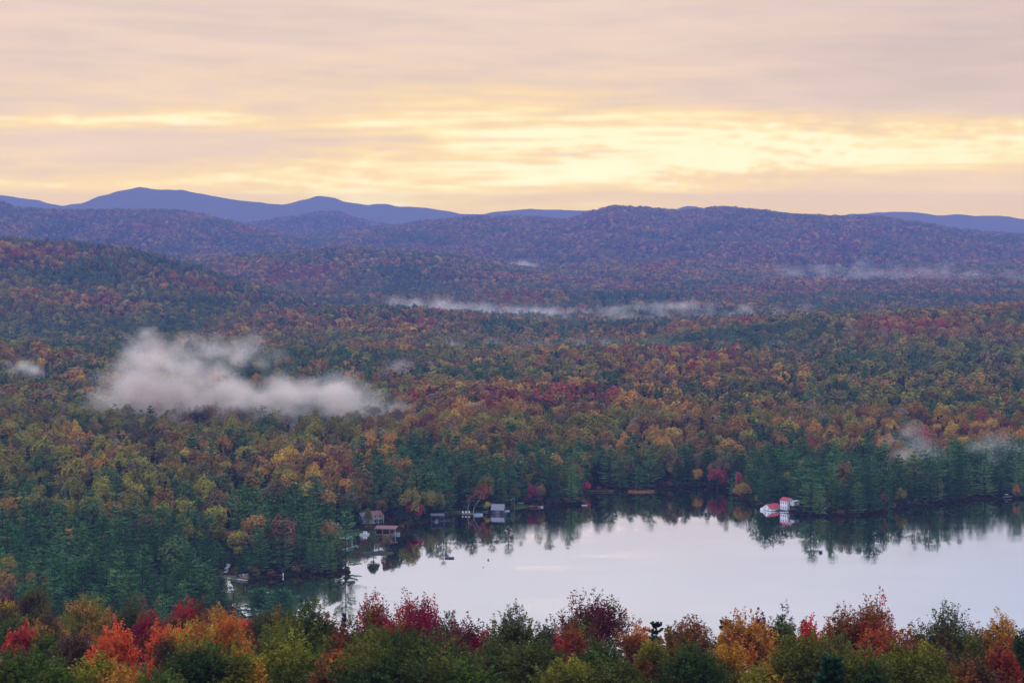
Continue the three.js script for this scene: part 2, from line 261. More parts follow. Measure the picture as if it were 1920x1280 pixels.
// a broadleaf tree seen near by: twigs set with single leaves
function broadleafNear(seed, { H, radius, crown = 0.72, up = 0.55, leaf = 0.17, sprays = 520, per = 16, len = 1.3, lobes = 13, colours, patch = 0.25, bare = 0 }) {
  const R = rng(seed), L = lobesOf(R, H, radius, crown, lobes), leaves = new Builder(), wood = new Builder(), ox = R() * 50;
  wood.tube([[0, -1.5, 0], [0.1, H * 0.25, 0.05], [0.15 * (R() - 0.5), H * 0.5, 0.1], [0.2 * (R() - 0.5), H * 0.8, 0]], 0.028 * H * 0.75, 0.05, 7, BARK);
  for (const [x, y, z, r] of L) { const s = H * (0.3 + 0.3 * R()); wood.tube([[0, s * 0.9, 0], [x * 0.4, lerp(s, y, 0.45), z * 0.4], [x * 0.85, lerp(s, y, 0.9), z * 0.85], [x, y + r * 0.6, z]], 0.085, 0.025, 4, BARK); }
  for (let k = 0; k < sprays; k++) {
    const q = L[Math.floor(R() * L.length)], d = onSphere(R); if (d[1] < -0.35) d[1] *= -0.6;
    const f = Math.pow(R(), 0.45), x = q[0] + d[0] * q[3] * f, y = q[1] + d[1] * q[4] * f, z = q[2] + d[2] * q[3] * f;
    let sx = d[0] * (1 - up) + (R() - 0.5) * 0.5, sy = d[1] * (1 - up) + up + (R() - 0.5) * 0.4, sz = d[2] * (1 - up) + (R() - 0.5) * 0.5, n = Math.hypot(sx, sy, sz); sx /= n; sy /= n; sz /= n;
    const l = len * (0.5 + 0.8 * R()) * (f > 0.8 ? 1 : 0.75), m = clamp(0.5 + 2.6 * noise(x * patch + ox, y * patch, z * patch) + (R() - 0.5) * 0.35, 0, 1) * (colours.length - 1), a = Math.min(Math.floor(m), colours.length - 2), col = mix3(colours[a], colours[a + 1], m - a), tone = 0.72 + 0.56 * R();
    if (f > 0.6 || bare) wood.tube([[x, y, z], [x + sx * l, y + sy * l, z + sz * l]], 0.018, 0.006, 3, BARK);
    const count = Math.round(per * (1 - bare) * (0.7 + 0.6 * R()));
    for (let j = 0; j < count; j++) {
      const t = (j + R()) / count * (bare ? 1 : 1.08), w = 0.30 * l * (1 - 0.75 * t) + 0.05, e = onSphere(R), v = tone * (0.8 + 0.4 * R());
      const px = x + sx * l * t + e[0] * w, py = y + sy * l * t + e[1] * w * 0.8, pz = z + sz * l * t + e[2] * w, dir = onSphere(R); dir[1] = dir[1] * 0.55 + 0.25 * up;
      leaves.blade(px, py, pz, dir[0], dir[1], dir[2], leaf * (1.0 + 0.6 * R()), leaf * 1.1, R() * 6.28, [col[0] * v, col[1] * v, col[2] * v]);
    }
  }
  return [leaves.build(), wood.build()];
}
// a broadleaf crown for trees farther off, of faces as large as leaf clumps
function broadleafFar(seed, { H = 15, radius = 4.6, crown = 0.74, faces = 420, size = 0.95, lobes = 9, trunk = true, tint = 0.22 }) {
  const R = rng(seed), L = lobesOf(R, H, radius, crown, lobes), leaves = new Builder(), wood = new Builder();
  if (trunk) { wood.tube([[0, -1.5, 0], [0.1, H * 0.35, 0], [0, H * 0.75, 0.1]], 0.2, 0.06, 5, BARK); for (const [x, y, z] of L) wood.tube([[0, H * 0.35, 0], [x * 0.6, lerp(H * 0.35, y, 0.6), z * 0.6], [x, y, z]], 0.08, 0.03, 3, BARK); }
  for (let k = 0; k < faces; k++) {
    const q = L[k % L.length], d = onSphere(R); if (d[1] < -0.45) d[1] *= -0.7;
    const f = 0.74 + 0.32 * Math.pow(R(), 0.8), e = onSphere(R), n = [d[0] + e[0] * 0.5, d[1] + 0.25 + e[1] * 0.5, d[2] + e[2] * 0.5], l = Math.hypot(...n), v = 1 - tint + 2 * tint * R(), w = 0.1 * (R() - 0.5);
    leaves.tri(q[0] + d[0] * q[3] * f, q[1] + d[1] * q[4] * f, q[2] + d[2] * q[3] * f, n[0] / l, n[1] / l, n[2] / l, size * (0.55 + 0.8 * R()), R() * 6.28, [v * (1 + w), v, v * (1 - w)]);
  }
  return [leaves.build(), wood.build()];
}
// a conifer: whorls of boughs, each a plume of needle tufts
function conifer(seed, { H = 25, radius = 5, whorls = 20, boughs = 6, tufts = 9, size = 1.0, droop = -0.05, taper = 0.9, from = 0.18, rough = 0.3, tint = 0.25, bushy = 1 }) {
  const R = rng(seed), leaves = new Builder(), wood = new Builder();
  wood.tube([[0, -1.5, 0], [0.1, H * 0.4, 0], [0, H * 0.97, 0]], 0.013 * H, 0.03, 6, BARK);
  for (let w = 0; w < whorls; w++) {
    const t = (w + R() * 0.9) / whorls, y0 = H * (from + (0.97 - from) * t), prof = Math.pow(Math.max(0, 1 - t), taper) * (t < 0.15 ? 0.65 + 2.3 * t : 1) + 0.05, twist = R() * 6.28, gapped = R() < 0.15 ? 0.6 : 1;
    for (let b = 0; b < boughs; b++) {
      if (R() < 0.10) continue;
      const a = twist + (b + 0.5 * (R() - 0.5)) / boughs * 6.283, l = radius * prof * gapped * (1 - rough + 2 * rough * R()), y = y0 + (R() - 0.5) * H * 0.55 / whorls, rise = droop + 0.25 * t + 0.15 * (R() - 0.5), ca = Math.cos(a), sa = Math.sin(a), tone = 1 - tint + 2 * tint * R();
      if (size < 1.3) wood.tube([[0, y, 0], [ca * l * 0.8, y + rise * l * 0.8, sa * l * 0.8]], 0.06, 0.015, 3, BARK);
      const n = Math.max(2, Math.round(tufts * (0.35 + 0.65 * prof)));
      for (let k = 0; k < n; k++) {
        const s = 0.25 + 0.75 * (k + 0.6 * R()) / n, side = (k % 2 ? 1 : -1) * (0.5 + 0.7 * R()) * (1 - 0.55 * s), q = l * s, yy = y + rise * q + 0.06 * q * q / l + (R() - 0.5) * 0.25 * bushy, aa = a + side, v = tone * (0.8 + 0.4 * R());
        leaves.leaf(ca * q, yy, sa * q, Math.cos(aa) * 0.9, 0.38 * bushy + 0.4 * (R() - 0.4), Math.sin(aa) * 0.9, size * (0.7 + 0.6 * R()) * (0.6 + 0.5 * prof), size * 0.6, R() * 6.28, [v * 0.97, v, v * 1.02]);
      }
    }
  }
  for (let k = 0; k < 6; k++) { const a = R() * 6.28; leaves.leaf(0, H * (0.9 + 0.012 * k), 0, Math.cos(a) * 0.35, 0.93, Math.sin(a) * 0.35, size * 0.9, size * 0.3, R() * 3, [1, 1, 1]); }
  return [leaves.build(), wood.build()];
}
// ------------------------------------------------------------------ the forest
const LEAF = { olive: [0.180, 0.155, 0.030], lime: [0.270, 0.215, 0.034], green: [0.075, 0.110, 0.036], rust: [0.265, 0.140, 0.040], orange: [0.420, 0.200, 0.042], gold: [0.480, 0.290, 0.040], red: [0.360, 0.085, 0.048], maroon: [0.170, 0.064, 0.045], tan: [0.260, 0.175, 0.095], umber: [0.140, 0.105, 0.050] };
const NEEDLE = { pine: [0.082, 0.182, 0.056], spruce: [0.014, 0.036, 0.032], fir: [0.024, 0.056, 0.032] };
const WORD = { olive: 'olive green', lime: 'yellowish green', green: 'dark green', rust: 'rusty brown', orange: 'orange', gold: 'golden yellow', red: 'red', maroon: 'maroon', tan: 'pale tan', umber: 'dull brown', pine: 'green', spruce: 'dark bluish green', fir: 'deep green' };
const LEAF_NAMES = Object.keys(LEAF);
const rand = rng(77);
function leafColour(x, d) {
  const n = noise(x * 0.006, d * 0.004, 12.5) + 0.45 * noise(x * 0.02, d * 0.015, 3.1), far = smoothstep(d, 1600, 4500), r = 0.14 + rand() * 0.58 + n * 0.95 + 0.13 * far;
  if (r < 0.08) return 'green'; if (r < 0.30) return 'olive'; if (r < 0.46 - far * 0.06) return 'lime'; if (r < 0.53) return 'umber'; if (r < 0.57) return 'tan'; if (r < 0.72) return 'rust'; if (r < 0.86) return 'orange'; if (r < 0.92) return 'gold'; if (r < 1.12) return rand() < 0.3 ? 'maroon' : 'rust'; return rand() < 0.6 ? 'red' : 'maroon';
}
function coniferShare(x, d, u) {
  let s = 0.12 + 0.58 * smoothstep(noise(x * 0.005, d * 0.0035, 31.5) + 0.6 * noise(x * 0.016, d * 0.01, 5.5), 0.0, 0.5);
  if (d > 1010 && d < 1900 && u > 900) s += 0.22 * smoothstep(u, 900, 1400) * (1 - smoothstep(d, 1500, 1900));
  if (d > 860 && d < 1300 && u < 520) s += 0.12;
  if (d > 2950 && d < 3650 && u > 150 && u < 800) s += 0.42 * smoothstep(d, 2950, 3400);
  if (d > 2450 && d < 2800 && u > 900 && u < 1250) s += 0.5;
  if (d > 2900 && d < 4200 && u > 850 && u < 1700) s += 0.2;
  if (d > 7000) s += 0.1 * smoothstep(landHeight(x, d), 150, 260);
  return clamp(s, 0.05, 0.93);
}
const candidates = [];
function consider(x, d, kind, o = {}) { candidates.push({ x, d, kind, ...o }); }
// clearings: round the buildings, on lawns and beaches [px, py, metres]
const clearings = [[697, 990, 10], [725, 999, 9], [665, 1001, 8], [644, 1003, 6], [822, 976, 5], [868, 963, 8], [880, 963, 7], [934, 960, 8], [960, 954, 6], [978, 951, 6], [1000, 949, 4], [1445, 957, 8], [1477, 958, 8], [1543, 965, 4], [437, 1085, 6], [450, 1085, 6], [515, 1078, 3], [1105, 922, 7], [1120, 922, 7], [1135, 922, 7], [1150, 922, 7], [1190, 922, 7], [1210, 922, 7], [1225, 921, 6], [1880, 934, 5], [1724, 946, 4], [650, 1074, 4], [892, 961, 5], [800, 978, 3], [703, 984, 8], [1690, 938, 4]].map(([x, y, r]) => { const p = onWater(x, y); return [p.x, -p.z, r]; });
for (const [u, d, r] of [[1362, 1512, 20], [1362, 1480, 14]]) clearings.push([(u - 960) / FOCAL * d, d, r]);
const cleared = (x, d) => clearings.some(([cx, cd, r]) => (x - cx) ** 2 + (d - cd) ** 2 < r * r);
function scatter(d0, d1, gap) {
  for (let d = d0; d < d1; d += gap) {
    const half = d * 0.268 + 40, n = Math.ceil(2 * half / gap);
    for (let k = 0; k < n; k++) {
      const dd = d + gap * (rand() - 0.5) * 0.9, x = -half + (k + 0.5 + (rand() - 0.5) * 0.9) * gap, u = 960 + FOCAL * x / dd;
      if (dd < 660 && u > 640 || dd < 722 && dd > 560 && u > 440) continue;
      if (u < 470 && dd > 655 && dd < 880 && rand() < 0.35) continue;
      const h = groundAt(x, dd);
      if (h < 0.12 && dd < 1250) continue;
      if ((h + 24 - EYE) / dd < hiddenBelow(x, dd) - 0.004) continue;
      if (dd < 1560 && cleared(x, dd)) continue;
      let kind, share = coniferShare(x, dd, u);
      if (u > 402 && u < 470 && dd > 733 && dd < 806) continue;
      const left = u < 470 && dd > 655 && dd < 880, point = u > 430 && u < 668 && dd > 790 && dd < 935, right = u > 1400 && dd < 1075 + (u - 1400) * 0.12, shore = dd < 1130 && u > 650;
      if (left) kind = rand() < 0.93 - 0.3 * smoothstep(dd, 800, 880) ? 'pine' : null; else if (point) kind = rand() < 0.88 ? 'pine' : null; else if (right) kind = rand() < 0.9 ? 'pine' : null;
      else if (shore) kind = rand() < (u < 1090 ? 0.66 : 0.5) ? (rand() < 0.75 ? 'pine' : 'fir') : null; else if (dd < 655) kind = rand() < 0.06 ? 'fir' : null;
      else kind = rand() < share ? (rand() < 0.35 ? 'pine' : rand() < 0.5 ? 'fir' : 'spruce') : null;
      if (kind === null) consider(x, dd, 'leaf', { h, colour: left ? ['olive', 'lime', 'green', 'umber', 'rust'][Math.floor(rand() * 5)] : shore && shoreDistance(x, -dd) < 45 && rand() < 0.75 ? ['olive', 'umber', 'green', 'umber', 'rust'][Math.floor(rand() * 5)] : leafColour(x, dd), s: dd < 660 ? 0.5 + 0.4 * rand() : 0.48 + 0.95 * Math.pow(rand(), 1.5) }); else consider(x, dd, kind, { h, colour: kind, s: (0.5 + 0.7 * rand()) * (dd > 1150 ? 0.88 : left ? (u > 395 ? 0.5 : 0.82) : 0.9) });
    }
  }
}
scatter(318, 655, 7.6);
scatter(655, 1500, 6.5);
scatter(1500, 3000, 7.0);
scatter(3000, 5800, 8.8);
scatter(5800, 11200, 13);

const far = [
  [4, (k) => broadleafFar(60 + k, { faces: 4000, size: 0.36, crown: 0.86, lobes: 10 + k, H: 14 + k % 3, radius: 4.6 + 0.3 * k, tint: 0.3 }), (k) => conifer(70 + k, { H: 17, radius: 3.0 + 0.3 * k, whorls: 20, boughs: 7, tufts: 8, size: 0.9, droop: -0.2, taper: 0.85, from: 0.05 }), (k) => conifer(80 + k, { H: 25, radius: 4.8, whorls: 17, boughs: 6, tufts: 18, size: 0.82, from: 0.05, taper: 0.5, rough: 0.5, tint: 0.35 })],
  [5, (k) => broadleafFar(90 + k, { faces: 1500, size: 0.66, crown: 0.86, lobes: 8 + k % 4, H: 14 + k % 3, radius: 4.2 + 0.4 * (k % 3), trunk: false, tint: 0.26 }), (k) => conifer(210 + k, { H: 17 + k % 3, radius: 2.8 + 0.35 * (k % 3), whorls: 18, boughs: 7, tufts: 6, size: 1.1, droop: -0.18, taper: 0.85, from: 0.05 }), (k) => conifer(220 + k, { H: 23, radius: 4.9 + 0.4 * (k % 3), whorls: 15, boughs: 7, tufts: 20, size: 0.95, from: 0.04, taper: 0.48, rough: 0.45, tint: 0.35 })],
  [6, (k) => broadleafFar(100 + k, { faces: 560, size: 1.15, trunk: false, crown: 0.86, lobes: 7 + k % 4, H: 13 + k % 3, radius: 4.3 + 0.4 * (k % 3) }), (k) => conifer(200 + k, { H: 17 + k % 3, radius: 2.7 + 0.35 * (k % 3), whorls: 16, boughs: 7, tufts: 4, size: 1.5, droop: -0.18, taper: 0.85, from: 0.05 }), (k) => conifer(230 + k, { H: 25, radius: 4.6 + 0.4 * (k % 3), whorls: 11, boughs: 6, tufts: 11, size: 1.2, from: 0.08, taper: 0.62, rough: 0.5, tint: 0.35 })],
  [4, (k) => broadleafFar(140 + k, { faces: 200, size: 1.9, trunk: false, crown: 0.86, lobes: 6 + k % 3, H: 14, radius: 4.7 }), (k) => conifer(250 + k, { H: 17, radius: 3, whorls: 8, boughs: 5, tufts: 2, size: 2.6, droop: -0.15 }), (k) => conifer(270 + k, { H: 22, radius: 4.4, whorls: 8, boughs: 5, tufts: 3, size: 2.6, taper: 0.7, rough: 0.4 })],
  [3, (k) => broadleafFar(160 + k, { faces: 70, size: 3.6, trunk: false, crown: 0.86, lobes: 6, H: 15, radius: 6.4 }), (k) => conifer(280 + k, { H: 17, radius: 3.6, whorls: 5, boughs: 5, tufts: 2, size: 3.4, droop: -0.12 }), (k) => conifer(290 + k, { H: 20, radius: 4.8, whorls: 5, boughs: 5, tufts: 2, size: 3.6, taper: 0.75 })],
];
// which trees show largest: those stand alone, the rest are one forest
const near = candidates.filter((t) => t.d < 1200 && (t.h + 15 - EYE) / t.d > hiddenBelow(t.x, t.d) - 0.012 && Math.abs(960 + FOCAL * t.x / t.d - 960) < 985 && !(t.d < 660 && 960 + FOCAL * t.x / t.d > 560));
const weight = (t) => t.s * (t.shore = clamp(shoreDistance(t.x, -t.d), 0, 400), t.shore < 22 ? 2.2 : t.shore < 60 ? 1.25 : 1) * (t.d < 660 ? 2 : 1) / t.d;
for (const t of near) t.w = weight(t);
const pickLeaf = near.filter((t) => t.kind === 'leaf').sort((a, b) => b.w - a.w).slice(0, 225), pickPine = near.filter((t) => t.kind !== 'leaf').sort((a, b) => b.w - a.w).slice(0, 280);
const alone = new Set([...pickLeaf, ...pickPine]);
{
  const woods = [['broadleaf_forest', 'broadleaf woods in autumn colours covering the shores, the middle ground and the hills'], ['conifer_forest', 'dark pines, spruces and firs scattered through the woods on shores and hills']].map(([n, l]) => { const g = new THREE.Group(); g.name = n; return tag(g, l, 'forest', null, 'stuff'); });
  const buckets = new Map(), hue = new THREE.Color(), m = new THREE.Matrix4(), q = new THREE.Quaternion(), Y = new THREE.Vector3(0, 1, 0), models = far.map(([n, ...makers]) => makers.map((mk) => Array.from({ length: n }, (_, k) => mergeGeometries(mk(k)))));
  for (const t of candidates) {
    if (alone.has(t)) continue;
    const lod = t.d < 760 ? 0 : t.d < 1350 ? 1 : t.d < 2300 ? 2 : t.d < 4600 ? 3 : 4, type = t.kind === 'leaf' ? 0 : t.kind === 'pine' ? 2 : 1, key = lod * 3 + type, n = far[lod][0], k = Math.floor(rand() * n);
    if (!buckets.has(key)) buckets.set(key, Array.from({ length: n }, () => []));
    buckets.get(key)[k].push(t);
  }
  for (const [key, lists] of [...buckets].sort((a, b) => a[0] - b[0])) lists.forEach((list, k) => {
    if (!list.length) return;
    const lod = Math.floor(key / 3), type = key % 3, mesh = new THREE.InstancedMesh(models[lod][type][k], needleMaterial, list.length);
    mesh.name = 'canopy'; mesh.castShadow = mesh.receiveShadow = true;
    list.forEach((t, i) => {
      const s = t.s, c = LEAF[t.colour] ?? NEEDLE[t.colour], v = type ? 0.62 + 0.76 * rand() : 0.8 + 0.42 * rand();
      m.compose(new THREE.Vector3(t.x, t.h - 0.3, -t.d), q.setFromAxisAngle(Y, rand() * 6.28), new THREE.Vector3(s * (0.9 + 0.25 * rand()), s, s * (0.9 + 0.25 * rand())));
      mesh.setMatrixAt(i, m); mesh.setColorAt(i, hue.setRGB(c[0] * v * (0.92 + 0.16 * rand()), c[1] * v, c[2] * v));
    });
    woods[type ? 1 : 0].add(mesh);
  });
  for (const g of woods) scene.add(g);
}
// single trees on the near slope and along the shore
{
  const tinted = new Map(), tint = (name, base, v) => { const key = name + v; if (!tinted.has(key)) { const m = base.clone(); m.name = name + '_foliage'; const c = LEAF[name] ?? NEEDLE[name], f = LEAF[name] ? 0.84 + 0.11 * v : 0.55 + 0.27 * v; m.color.setRGB(c[0] * f * (LEAF[name] ? 1 : 0.75 + 0.2 * v), c[1] * f, c[2] * f); tinted.set(key, m); } return tinted.get(key); };
  const model = (kind, k, [crown, wood]) => { const o = new THREE.Group(); part('crown', crown, needleMaterial, o); part('trunk', wood, barkMaterial, o); o.userData = { kind: 'thing' }; o.kindName = kind; return o; };
  const leafModels = Array.from({ length: 7 }, (_, k) => model('broadleaf_tree', k, broadleafFar(300 + k, { faces: 1300, size: 0.7, crown: 0.82, lobes: 9 + k % 4, H: 14 + k % 3, radius: 4.2 + 0.3 * (k % 4) })));
  const pineModels = Array.from({ length: 6 }, (_, k) => model('pine_tree', k, conifer(330 + k, { H: 24, radius: 5.0 + 0.4 * (k % 3), whorls: 17, boughs: 7, tufts: 26, size: 0.85, from: 0.04, taper: 0.46, rough: 0.45, droop: 0.02, tint: 0.35 })));
  const spruceModels = Array.from({ length: 3 }, (_, k) => model('spruce_tree', k, conifer(350 + k, { H: 17, radius: 3.0 + 0.3 * k, whorls: 20, boughs: 7, tufts: 6, size: 1.0, droop: -0.2, taper: 0.85 })));
  const slopeModels = Array.from({ length: 5 }, (_, k) => model('broadleaf_tree', k, broadleafFar(320 + k, { faces: 4200, size: 0.36, crown: 0.85, lobes: 11 + k, H: 14 + k % 3, radius: 4.4 + 0.3 * (k % 4), tint: 0.3 })));
  const put = (t, models) => {
    const src = models[Math.floor(rand() * models.length)], o = src.clone(); o.name = numbered(src.kindName); o.userData = {};
    const u = 960 + FOCAL * t.x / t.d;
    o.position.set(t.x, t.h - 0.2, -t.d); o.rotation.y = rand() * 6.283; o.scale.set(t.s * (0.92 + 0.2 * rand()), t.s, t.s * (0.92 + 0.2 * rand()));
    o.children[0].material = tint(t.colour, needleMaterial, Math.floor(rand() * 4));
    const nearest = (list) => list.reduce((m, q) => Math.abs(q[0] - u) < Math.abs(m[0] - u) ? q : m)[1], water = t.shore < 14;
    const where = t.d < 660 ? 'on the slope above the ' + nearest([[5, 'left foreground corner'], [45, 'orange red maple'], [88, 'green foreground tree'], [140, 'sparse brown tree'], [214, 'fiery maple'], [281, 'crimson maple'], [330, 'amber foreground tree'], [372, 'left golden twin'], [424, 'right golden twin'], [505, 'olive foreground tree']])
      : u < 470 && t.d < 890 ? 'in the ' + (t.d < 725 ? 'front' : t.d < 790 ? 'middle' : 'back') + ' of the pine stand above the ' + nearest([[5, 'left edge trees'], [100, 'amber tree'], [160, 'yellowish tree'], [241, 'green tree'], [281, 'crimson maple'], [357, 'red tree'], [430, 'cove']])
      : u < 670 && t.d < 960 ? (water ? 'at the water beside the ' : 'in the woods behind the ') + nearest([[440, 'sandy beach'], [515, 'brown cove dock'], [580, 'bank of the wooded point'], [645, 'tip of the wooded point']])
      : (water ? 'at the water nearest the ' : t.shore < 60 ? 'behind the shore by the ' : 'in the woods above the ') + nearest([[470, 'cove'], [645, 'boat lift'], [697, 'cream house'], [735, 'reddish boathouse'], [775, 'crimson tree'], [820, 'dark boathouse'], [875, 'orange brown dock'], [934, 'grey roofed boathouse'], [962, 'slim poles'], [1003, 'orange red dock'], [1050, 'bare bank'], [1096, 'thin white boat'], [1130, 'yellowish marsh strip'], [1200, 'orange marsh strip'], [1345, 'dull red tree'], [1392, 'golden brown tree'], [1445, 'white boathouse'], [1478, 'white two storey house'], [1542, 'slim red roofed shed'], [1602, 'reddish brown dock'], [1690, 'tiny red roof'], [1725, 'canopied boat'], [1760, 'tan and yellow tree'], [1795, 'leaning white birch'], [1875, 'far right dock']]);
    const size = t.s < 0.78 ? 'small ' : t.s > 1.05 ? 'large ' : '', kind = t.kind === 'leaf' ? 'broadleaf tree' : t.kind === 'pine' ? 'pine' : t.kind === 'fir' ? 'pointed fir' : 'pointed spruce', label = `${size}${WORD[t.colour]} ${kind} ${where}`;
    tag(o, label, 'tree', `${kind}s ${t.d < 660 ? 'on the slope behind the foreground trees' : u < 470 && t.d < 890 ? 'of the pine stand at left' : u < 670 && t.d < 960 ? 'of the wooded point by the cove' : u < 1400 ? 'of the far shore behind docks and marsh' : 'of the right shore by the red roofed houses'}`);
    scene.add(o);
  };
  for (const t of pickLeaf) put(t, t.d < 660 ? slopeModels : leafModels);
  for (const t of pickPine) put(t, t.kind === 'pine' ? pineModels : spruceModels);
}

// bushes and saplings along the shore, one thicket
{
  const bush = [0, 1, 2].map((k) => broadleafFar(380 + k, { H: 3.2, radius: 1.7, crown: 0.95, faces: 150, size: 0.55, lobes: 6, trunk: false })[0]), spots = [[], [], []];
  for (let i = 0; i < lake.length; i++) {
    const [ax, az] = lake[i], [bx, bz] = lake[(i + 1) % lake.length], L = Math.hypot(bx - ax, bz - az);
    if (Math.max(-az, -bz) < 640 || Math.min(ax, bx) > 420) continue;
    for (let s = 0; s < L; s += 0.55) {
      const t = s / L, o = Math.pow(rand(), 1.6) * 26, nx = (bz - az) / L, nz = -(bx - ax) / L; let x = lerp(ax, bx, t) + nx * o, z = lerp(az, bz, t) + nz * o;
      if (shoreDistance(x, z) < 0.3) { x = lerp(ax, bx, t) - nx * o; z = lerp(az, bz, t) - nz * o; }
      const sd = shoreDistance(x, z); if (sd < 0.4 || (cleared(x, -z) && rand() < 0.96)) continue;
      spots[Math.floor(rand() * 3)].push([x, groundAt(x, -z) - 0.2, z, 0.35 + 0.75 * rand()]);
    }
  }
  const hue = new THREE.Color(), m = new THREE.Matrix4(), q = new THREE.Quaternion(), Y = new THREE.Vector3(0, 1, 0), pal = [[0.05, 0.06, 0.03], [0.04, 0.055, 0.03], [0.08, 0.07, 0.025], [0.12, 0.06, 0.03], [0.03, 0.045, 0.03]];
  const thicket = new THREE.Group(); thicket.name = 'shore_thicket'; tag(thicket, 'low green and brown thicket of bushes along the lake shore', 'thicket', null, 'stuff'); scene.add(thicket);
  spots.forEach((list, k) => {
    const mesh = new THREE.InstancedMesh(bush[k], needleMaterial, list.length); mesh.name = 'brush'; mesh.castShadow = mesh.receiveShadow = true;
    list.forEach(([x, y, z, s], i) => { const c = pal[Math.floor(rand() * pal.length)], v = 0.8 + 0.5 * rand(); mesh.setMatrixAt(i, m.compose(new THREE.Vector3(x, y, z), q.setFromAxisAngle(Y, rand() * 6.28), new THREE.Vector3(s * 1.2, s, s * 1.2))); mesh.setColorAt(i, hue.setRGB(c[0] * v, c[1] * v, c[2] * v)); });
    thicket.add(mesh);
  });
}
